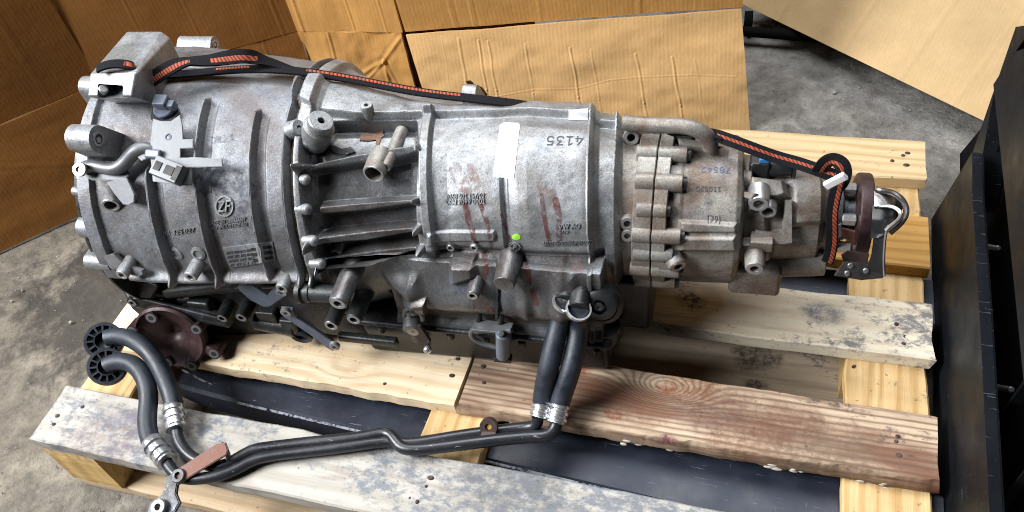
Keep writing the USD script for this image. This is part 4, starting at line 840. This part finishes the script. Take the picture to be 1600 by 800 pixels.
# half-shaft flange, purple-brown, with six lugs
fc = BY((266, 527), -.188); fa = FRONT + AZ * .30 + AX * .12; fa /= np.linalg.norm(fa); ff = frame_to(fa)
hf = part(GB, 'halfshaft_flange', revolve([(0, -.05), (.03, -.05), (.034, -.012), (.052, -.014), (.0545, -.008), (.0545, .001), (.051, .004), (.047, .001), (.040, -.003), (.026, -.008), (.017, -.012), (.011, -.016), (.008, -.022), (0, -.022)], fc, fa, 44), 'rust_flange', 30)
for u, v in ((237, 496), (208, 517), (307, 514), (335, 552), (300, 571), (262, 566)):
    q = on_plane([(u, v)], fc + fa * .002, fa)[0]; r_ = q - fc; c0 = fc + r_ / np.linalg.norm(r_) * .0465 - fa * .006
    lg = part(hf, 'flange_ear', hull(np.vstack([np.array([x + s * fa for s in ss_]) for x, ss_ in [(q + .0098 * (math.cos(a) * ff[:3, 0] + math.sin(a) * ff[:3, 1]), (-.022, .0015)) for a in np.linspace(0, 6.28, 12)] + [(c0 + .008 * (math.cos(a) * ff[:3, 0] + math.sin(a) * ff[:3, 1]), (-.018, .0)) for a in np.linspace(0, 6.28, 10)]])), 'rust_flange', 30)
    part(lg, 'machined_face', revolve([(.0042, 0), (.0078, 0), (.0078, .0006), (.0042, .0006), (.0042, 0)], q + fa * .0016, fa, 18), 'steel_sheet'); part(lg, 'bolt_hole', revolve([(0, 0), (.0043, 0), (.0043, .0003), (0, .0003)], q + fa * .0016, fa, 14), 'hole')

# adapter joint: two cast flanges with bolt columns
def adisc(s0, s1, r): return revolve([(r - .03, 0), (r - .001, 0), (r, .001), (r, s1 - s0 - .001), (r - .001, s1 - s0), (r - .03, s1 - s0)] + [(r - .03, 0)], W((s0, 0, 0)), AX, 60)
ad = part(GB, 'adapter_flange', cat([adisc(.822, .8445, .1055), adisc(.846, .862, .1055)]), 'aluminium_warm', 30)
for a_, l0, l1, r in ((104, .818, .882, .0105), (82, .820, .880, .0105), (60, .822, .878, .0115), (41, .826, .862, .010), (24, .822, .880, .0105), (9, .824, .872, .0095), (-6, .820, .880, .0105), (-24, .824, .875, .0105), (128, .82, .88, .0105)):
    t_ = math.radians(a_); c = lambda s, R=.1005: W((s, -R * math.cos(t_), R * math.sin(t_)))
    q = part(ad, 'bolt_column', cat([rod(c(l0), c(.8448), r, n=18), rod(c(.8458), c(l1), r * .95, n=18)]), 'aluminium_warm')
    part(q, 'bolt_head', revolve([(0, 0), (r * .75, 0), (r * .7, .004), (0, .0045)], c(l1), AX, 14), 'aluminium_dark')
for px_, r in (((986, 215), .0105), ((979, 350), .0095), ((979, 369), .0085)): boss((px_[0] + 2, px_[1] - 3), px_, r, r * .45, mat='aluminium_warm', d=S(px_)[1][0] * .3 + FRONT + AZ * .3, name='boss', sink=.02)
boss((1052, 400), (1061, 416), .0115, .005, mat='aluminium_warm', d=FRONT + AX * .5 - AZ * .2)
flat([(1058, 224), (1064, 226), (1136, 242), (1138, 246), (1062, 238)], None, (1090, 235), -.002, .012, name='web', mat='aluminium_warm'); flat([(1030, 402), (1056, 404), (1062, 412), (1048, 416), (1030, 420)], None, (1048, 405), .0, .01, name='web', mat='aluminium_warm')
part(GB, 'oil_pipe', tube([W((.80, .01, .126)), W((.86, .005, .128)), W((.885, .002, .127)), W((.900, 0, .118)), W((.905, -.002, .10))], .0095, 16, 60), 'aluminium_warm')
part(GB, 'sump_lobe', hull(np.vstack([ball_pts(zr(s, y, z), .01) for s in (.80, .835) for y in (-.09, .06) for z in (-.05, -.13)])), 'aluminium_dark', 30)
# top ear and rear hump of the main case
e0 = BY((736, 146), .055); part(GB, 'lifting_ear', hull(np.vstack([np.array([x + s * AX for s in (-.009, .009)]) for x in [e0 + .0115 * (math.cos(a) * AY + math.sin(a) * AZ) for a in np.linspace(0, 6.28, 14)] + [W((LO(e0)[0], y, .09)) for y in (.03, .09)]])), 'aluminium', 30)
part(GB, 'rear_cover', hull(np.vstack([ball_pts(W(q), .012) for q in ((.46, .03, .118), (.56, .03, .113), (.64, .03, .112), (.72, .02, .103), (.46, .1, .06), (.72, .09, .05))])), 'aluminium', 30)
part(GB, 'rear_cover', hull(np.vstack([ball_pts(W(q), .01) for q in ((.16, .02, .188), (.27, .02, .17), (.30, .06, .15), (.16, .07, .165))])), 'aluminium', 30)
# transfer case end: tubes, frame, vent, feet
boss((1186, 308), (1177, 319), .0118, .0062, name='port', mat='machined'); boss((1200, 318), (1193, 331), .0105, .0064, name='port', mat='machined'); boss((1180, 395), (1172, 420), .011, .005, mat='aluminium_warm', r0=.014)
flat([(1176, 370), (1180, 358), (1222, 364), (1226, 312), (1236, 312), (1236, 378), (1200, 382), (1176, 378)], None, (1205, 368), .004, .009, name='cast_frame', mat='aluminium_warm')
part(GB, 'square_stub', rbox(S((1190, 368))[0][0] + FRONT * .010, (.013, .01, .008), LM, .002), 'aluminium_warm')
flat([(1158, 306), (1170, 300), (1186, 303), (1180, 312)], None, (1172, 306), .004, .006, name='web', mat='aluminium_warm')
vb = S((1200, 272))[0][0] + AZ * .012; ve = closest((1237, 275), vb, AX)
vt = part(GB, 'vent_sensor', rod(vb, ve, .0115, n=22), 'plastic_black'); part(vt, 'sensor_head', rbox(closest((1186, 274), vb, AX), (.012, .012, .012), LM, .004), 'plastic_black')
part(vt, 'blue_clip', rbox(closest((1193, 265), vb + AZ * .012, AX), (.006, .008, .005), LM, .0015), 'blue_clip'); part(vt, 'sensor_cap', revolve([(0, 0), (.0125, 0), (.012, .004), (0, .004)], ve, AX, 20), 'rubber')
part(GB, 'tail_knob', rod(closest((1163, 236), W((.95, -.02, .07)), AX), closest((1178, 238), W((.95, -.02, .07)), AX), .012), 'aluminium_warm')
part(GB, 'tail_foot', hull(np.vstack([ball_pts(zr(s, y, z), .006) for s in (.945, .995) for y in (-.075, .03) for z in (-.03, -.064)])), 'aluminium_warm', 30)
part(GB, 'tail_gallery', rod(zr(.95, -.055, -.035), zr(1.05, -.045, -.035), .022, .018, 24), 'aluminium_warm')
# output shaft: dark hub, brown drive disc and its torn heat shield
hb = part(GB, 'output_hub', revolve([(0, 0), (.038, 0), (.036, .010), (.028, .012), (.028, .03), (0, .03)], W((1.055, 0, 0)), AX, 36), 'iron_dark')
od = part(GB, 'drive_disc', revolve([(0, 0), (.047, 0), (.0535, .002), (.0545, .004), (.0545, .015), (.0535, .017), (.030, .017), (.026, .010), (0, .010)], W((1.079, 0, 0)), AX, 52), 'rust_flange', 30)
for a_ in (100, 40, -20): t_ = math.radians(a_); part(hb, 'disc_bolt', rod(W((1.062, -.041 * math.cos(t_), .041 * math.sin(t_))), W((1.078, -.041 * math.cos(t_), .041 * math.sin(t_))), .0072, n=6), 'machined')
ho = [BY(q, y) for q, y in (((1368, 297), -.01), ((1385, 299), -.015), ((1402, 305), -.025), ((1414, 320), -.035), ((1415, 336), -.045), ((1404, 352), -.055), ((1390, 364), -.062))]
BYL = lambda q, y: LO(BY(q, y))
hs = part(GB, 'heat_shield', tube(ho, .0034, 10, 70), 'heat_shield')
part(hs, 'inner_rim', tube([BY(q, y) for q, y in (((1368, 322), -.03), ((1384, 322), -.035), ((1400, 326), -.042), ((1407, 336), -.05), ((1398, 348), -.058), ((1384, 360), -.064))], .0022, 8, 50), 'steel_bright')
def shield(rows, th=.0016):
    A = np.array(rows, float); from scipy.ndimage import zoom
    V = np.stack([zoom(A[..., k], (24 / A.shape[0], 16 / A.shape[1]), order=1, grid_mode=True, mode='nearest') for k in range(3)], -1)
    V = V + .0016 * (meshkit.fbm(V * 70, 2, 3)[..., None] - .5)
    f = grid_faces(24, 16); a = W(V.reshape(-1, 3)); n = np.cross(a[16] - a[0], a[1] - a[0]); n /= np.linalg.norm(n); N = len(a)
    return trimesh.Trimesh(np.vstack([a, a + n * th]), np.vstack([f, f[:, ::-1] + N]), process=False)
part(hs, 'shield_top', shield([[BYL(q, -.012) for q in ((1366, 299), (1385, 301), (1402, 306), (1413, 321))], [BYL(q, -.034) for q in ((1366, 322), (1384, 321), (1399, 324), (1407, 333))]]), 'heat_shield', 40)
part(hs, 'shield_hollow', shield([[BYL(q, -.030) for q in ((1364, 320), (1384, 320), (1400, 324), (1408, 335))], [BYL(q, -.05) for q in ((1362, 345), (1380, 345), (1392, 350), (1402, 350))], [BYL(q, -.065) for q in ((1360, 372), (1370, 372), (1380, 368), (1390, 362))]]), 'plastic_black', 40)
part(hs, 'shield_side', shield([[BYL(q, -.060) for q in ((1366, 362), (1375, 358), (1384, 352))], [BYL(q, -.068) for q in ((1362, 395), (1372, 394), (1381, 390))], [BYL(q, -.074) for q in ((1352, 428), (1366, 430), (1380, 431))]]), 'plastic_black', 40)
part(hs, 'shield_edge', tube([BY(q, y) for q, y in (((1389, 352), -.060), ((1385, 362), -.063), ((1382, 385), -.068), ((1381, 410), -.071), ((1382, 431), -.075))], .0015, 8, 40), 'machined')
sb, q_, n_ = None, W((1.055, -.064, -.068)), FRONT + AZ * .45 + AX * .1
q_ = BY((1345, 415), -.07); n_ /= np.linalg.norm(n_)
sb = part(hs, 'shield_bracket', slab(on_plane([(1303, 430), (1318, 408), (1352, 411), (1372, 425), (1384, 428), (1378, 434), (1345, 437)], q_, n_), n_, .002, bevel=.0006), 'heat_shield', 20, 'galvanised bracket with two rivets')
for u, v in ((1329, 415), (1324, 427), (1353, 423)): part(sb, 'rivet', revolve([(0, 0), (.0036, 0), (.003, .0018), (0, .0025)], on_plane([(u, v)], q_ + n_ * .002, n_)[0], n_, 12), 'machined')
part(hs, 'rusty_tab', slab([BY(q, -.06) for q in ((1316, 355), (1336, 360), (1338, 380), (1330, 381), (1328, 370), (1314, 368))], FRONT, .003, bevel=.0006), 'rust_bracket', 20); part(hs, 'rusty_tab', slab([BY(q, -.062) for q in ((1314, 398), (1324, 393), (1358, 397), (1354, 410), (1318, 408))], FRONT + AZ * .4, .003, bevel=.0006), 'rust_dark', 20)
part(hs, 'bright_tab', slab([BY(q, -.058) for q in ((1303, 354), (1315, 348), (1314, 368), (1303, 374))], FRONT, .002), 'steel_sheet', 20)

# ------------------------------------------------------------------ tie-down strap over the gearbox
TS = thing('tie_down_strap', 'black webbing strap with an orange stripe stretched along the top of the gearbox', 'strap', tuple(W((.6, .03, .12))))
def strap(name, pts, nrm, w=.021, n=120, stripe=(.0, .28), th=.0026, stripes=None):
    b = part(TS, name, ribbon(pts, nrm, w, th, n), 'webbing_black', 40)
    p = smooth_path(pts, n); q = spread(nrm, n)
    t = np.gradient(p, axis=0); t /= np.linalg.norm(t, axis=1, keepdims=True); s = np.cross(t, q); s /= np.linalg.norm(s, axis=1, keepdims=True)
    for u0, u1 in stripes or ((0, 1),):
        i0, i1 = int(u0 * (n - 1)), int(u1 * (n - 1)) + 1; k = slice(i0, i1, max(1, (i1 - i0) // 40)); pp_ = (p + s * (w * stripe[0]))[k]
        part(b, 'orange_stripe', ribbon(pp_, q[k], w * stripe[1], th * .5, i1 - i0, th * .46), 'webbing_orange', 40)
def lift(px, y): return [BY(a, y_) for a, y_ in zip(px, np.broadcast_to(y, len(px)))]
nf = FRONT * .72 + AZ * .7
strap('strap_run', lift([(246, 118), (330, 112), (400, 108), (470, 112), (560, 126), (650, 143), (720, 152), (790, 160), (860, 172), (930, 192), (1000, 206), (1070, 205), (1130, 213)], [-.02, .0, .01, .02, .03, .03, .03, .03, .04, .05, .04, .015, .0]), [FRONT * .0 + AZ * 1], w=.0145, n=260, stripe=(-.16, .3), stripes=((.1, .16), (.26, .52)))
strap('strap_end', lift([(1120, 212), (1178, 233), (1215, 246), (1250, 256), (1285, 268), (1310, 276)], [.0, -.012, -.016, -.022, -.030, -.034]), [nf], w=.0145, stripe=(-.05, .24))
strap('twisted_strap', lift([(222, 132), (240, 122), (262, 108), (290, 97), (320, 95), (350, 91), (385, 88), (412, 94), (445, 105), (480, 114)], [-.05, -.045, -.035, -.02, -.01, .0, .01, .02, .025, .028]), [nf + AX * .5, nf + AX * .4, nf, AZ, FRONT * .3 + AZ, nf, nf, AZ, AZ - FRONT * .3, AZ - FRONT * .5], w=.018, stripe=(.12, .36), stripes=((.02, .34), (.46, .72)))
strap('strap_loop', lift([(152, 108), (170, 101), (190, 100), (208, 104), (222, 116), (230, 126)], [-.075, -.07, -.066, -.062, -.055, -.05]), [FRONT * .2 + AZ], w=.013, stripe=(.0, .5), stripes=((.45, .8),))
strap('strap_loop', lift([(1280, 268), (1288, 256), (1302, 250), (1316, 258), (1318, 276), (1308, 292)], [-.03, -.035, -.04, -.045, -.05, -.052]), [FRONT + AZ * .3], w=.016, stripe=(.12, .24))
strap('strap_tail', lift([(1310, 280), (1306, 300), (1301, 325), (1300, 350), (1300, 375), (1296, 400), (1292, 410)], [-.052, -.06, -.066, -.07, -.072, -.074, -.076]), [FRONT + AZ * .2], w=.0135, stripe=(-.2, .34))
a, b = BY((1289, 291), -.07), BY((1322, 274), -.07); e_ = (b - a) / np.linalg.norm(b - a)
part(TS, 'tie_tag', rbox((a + b) / 2, (np.linalg.norm(b - a) / 2, .003, .0048), np.array([e_, np.cross(e_, FRONT) / np.linalg.norm(np.cross(e_, FRONT)) * 0 + FRONT, np.cross(FRONT, e_)]), .0015), 'zip_white', 30, 'white plastic tag round the knot')

# ------------------------------------------------------------------ cooler hoses and pipes
CH = thing('cooler_hose_set', 'pair of black oil cooler hoses with steel pipes lying across the pallet front', 'cooler hoses', tuple(at_z(600, 690, .16)))
Z = lambda pts: np.array([at_z(*q) for q in pts])
hr = .0128
def ferrule(a, b, r, name='ferrule'):
    a, b = np.asarray(a, float), np.asarray(b, float); L = np.linalg.norm(b - a)
    pr = [(r * .55, -.004), (r * .95, -.003), (r * 1.08, .002)]
    for k in range(3): x = L * (.12 + .3 * k); pr += [(r * 1.13, x), (r * 1.13, x + L * .13), (r * .98, x + L * .17), (r * .98, x + L * .24)]
    pr += [(r * 1.1, L * .98), (r * .8, L), (r * .55, L), (r * .55, -.004)]
    return part(CH, name, revolve(pr, a, b - a, 24), 'steel_bright', 30)
h1 = Z([(168, 528, .20), (190, 526, .203), (213, 534, .205), (238, 556, .20), (255, 585, .19), (266, 612, .18), (272, 640, .172)]); h2 = Z([(168, 571, .185), (188, 565, .19), (210, 571, .192), (226, 592, .188), (232, 620, .18), (230, 652, .172), (232, 676, .168), (241, 700, .166)])
part(CH, 'hose', tube(h1, hr, 20, 90), 'rubber', 60); part(CH, 'hose', tube(h2, hr, 20, 90), 'rubber', 60)
f1 = ferrule(at_z(270, 634, .173), at_z(276, 672, .166), hr); f2 = ferrule(at_z(236, 689, .166), at_z(262, 722, .164), hr)
part(CH, 'pipe', tube(Z([(276, 668, .166), (278, 684, .163), (286, 700, .161), (300, 714, .160), (320, 724, .160), (345, 728, .160), (372, 716, .160), (395, 704, .160), (420, 699, .160), (500, 690, .160), (575, 681, .160), (605, 677, .161), (616, 686, .161), (627, 698, .160), (645, 702, .160), (700, 697, .160), (780, 687, .160), (838, 682, .160), (857, 679, .161), (867, 668, .165), (870, 655, .172)]), .0082, 16, 240), 'pipe_paint', 60)
part(CH, 'pipe', tube(Z([(258, 718, .163), (268, 734, .161), (284, 746, .160), (310, 748, .159), (345, 742, .158), (375, 730, .157), (400, 718, .157), (500, 703, .157), (590, 691, .157), (612, 690, .157), (640, 692, .157), (700, 684, .157), (770, 674, .157), (820, 668, .158), (836, 664, .163), (840, 652, .172)]), .0078, 16, 240), 'pipe_paint', 60)
hz = [W((.7, -.168, -.015))[2]] * 2
t1, t2 = BY((882, 470), -.155), BY((903, 482), -.165)
g1 = np.vstack([at_z(848, 628, .178), at_z(851, 606, .196), at_z(858, 572, .222), at_z(868, 528, .246), at_z(876, 498, .262), t1]); g2 = np.vstack([at_z(873, 636, .178), at_z(880, 612, .194), at_z(890, 582, .214), at_z(899, 548, .232), at_z(904, 512, .250), t2])
part(CH, 'hose', tube(g1, .0133, 20, 90), 'rubber', 60); part(CH, 'hose', tube(g2, .0133, 20, 90), 'rubber', 60)
ferrule(at_z(850, 622, .181), at_z(842, 654, .170), .0118); ferrule(at_z(875, 630, .181), at_z(868, 662, .170), .0122)
for t_, g_ in ((t1, g1), (t2, g2)):
    d_ = t_ - g_[-2]; d_ /= np.linalg.norm(d_); c = t_ - d_ * .004
    part(CH, 'hose_clamp', revolve([(.0135, 0), (.0158, 0), (.0158, .005), (.0135, .005), (.0135, 0)], c, d_ + AX * .25, 28), 'steel_bright', 30)
    part(CH, 'port_stub', rod(t_, t_ + AY * .05 + AZ * .01, .0128), 'aluminium_dark')
# grommet that holds the two hose ends
for (u, v, z) in ((163, 533, .196), (168, 573, .181)):
    c = at_z(u, v, z); ax_ = np.array([.55, -.35, .75])
    gm = part(CH, 'grommet', revolve([(.012, -.012), (.026, -.012), (.0275, -.008), (.0275, .006), (.026, .009), (.0225, .009), (.022, .004), (.014, .004), (.0135, .010), (.012, .010), (.012, -.012)], c, ax_, 32), 'rubber')
    fr = frame_to(ax_); part(gm, 'grommet_back', rod(c - fr[:3, 2] * .010, c - fr[:3, 2] * .004, .024), 'plastic_black')
    for k in range(12):
        a_ = k * 2 * np.pi / 12; e1 = math.cos(a_) * fr[:3, 0] + math.sin(a_) * fr[:3, 1]
        part(gm, 'spoke', rbox(c + e1 * .018 + fr[:3, 2] * .006, (.0045, .0014, .003), np.array([e1, np.cross(fr[:3, 2], e1), fr[:3, 2]]), .0006), 'rubber', 20)
part(CH, 'grommet_web', rbox((at_z(163, 533, .196) + at_z(168, 573, .181)) / 2 - ax_ * .006, (.016, .022, .006), np.array([[.8, .6, 0], (at_z(163, 533, .196) - at_z(168, 573, .181)) / np.linalg.norm(at_z(163, 533, .196) - at_z(168, 573, .181)), [.45, -.3, .8]]), .003), 'rubber')
# pipe bracket, rusty strap and lever below it
nb = np.array([.05, -.35, 1.0]); nb /= np.linalg.norm(nb); q0 = at_z(300, 725, .174)
part(CH, 'rusty_bracket', slab(on_plane([(270, 742), (276, 736), (340, 694), (354, 692), (358, 704), (356, 711), (292, 750), (282, 752)], q0, nb), nb, .004, bevel=.001), 'rust_bracket', 20)
part(CH, 'bracket_side', slab(on_plane([(354, 693), (358, 704), (356, 711), (362, 722), (360, 708)], q0 - nb * .012, nb), nb, .014), 'rust_dark', 20)
part(CH, 'lever', slab(on_plane([(262, 748), (276, 738), (290, 742), (291, 752), (280, 758), (278, 772), (284, 786), (276, 800), (262, 806), (240, 812), (234, 800), (238, 786), (254, 776), (260, 764)], q0 - nb * .006, nb), nb, .006, [(on_plane([(281, 744)], q0, nb)[0], .005), (on_plane([(250, 793)], q0, nb)[0], .005)], bevel=.0012), 'iron_dark', 20)
for u, v, r in ((281, 744, .0095), (250, 793, .0105)): part(CH, 'bracket_bush', revolve([(.0045, -.004), (r, -.004), (r, .005), (r - .001, .006), (.0045, .006), (.0045, -.004)], on_plane([(u, v)], q0 + nb * .002, nb)[0], nb, 22), 'iron_dark' if r < .01 else 'steel_sheet')
ey = at_z(764, 666, .168); ea = np.array([.1, -.75, .65])
em2 = part(CH, 'pipe_eye', cat([revolve([(.0045, -.004), (.0115, -.004), (.0115, .004), (.0045, .004), (.0045, -.004)], ey, ea, 22), rbox(at_z(764, 682, .160), (.010, .006, .006), np.eye(3), .002)]), 'rust_dark'); part(em2, 'eye_bolt', revolve([(0, 0), (.0045, 0), (.004, .001), (0, .001)], ey, ea, 14), 'wood_orange')
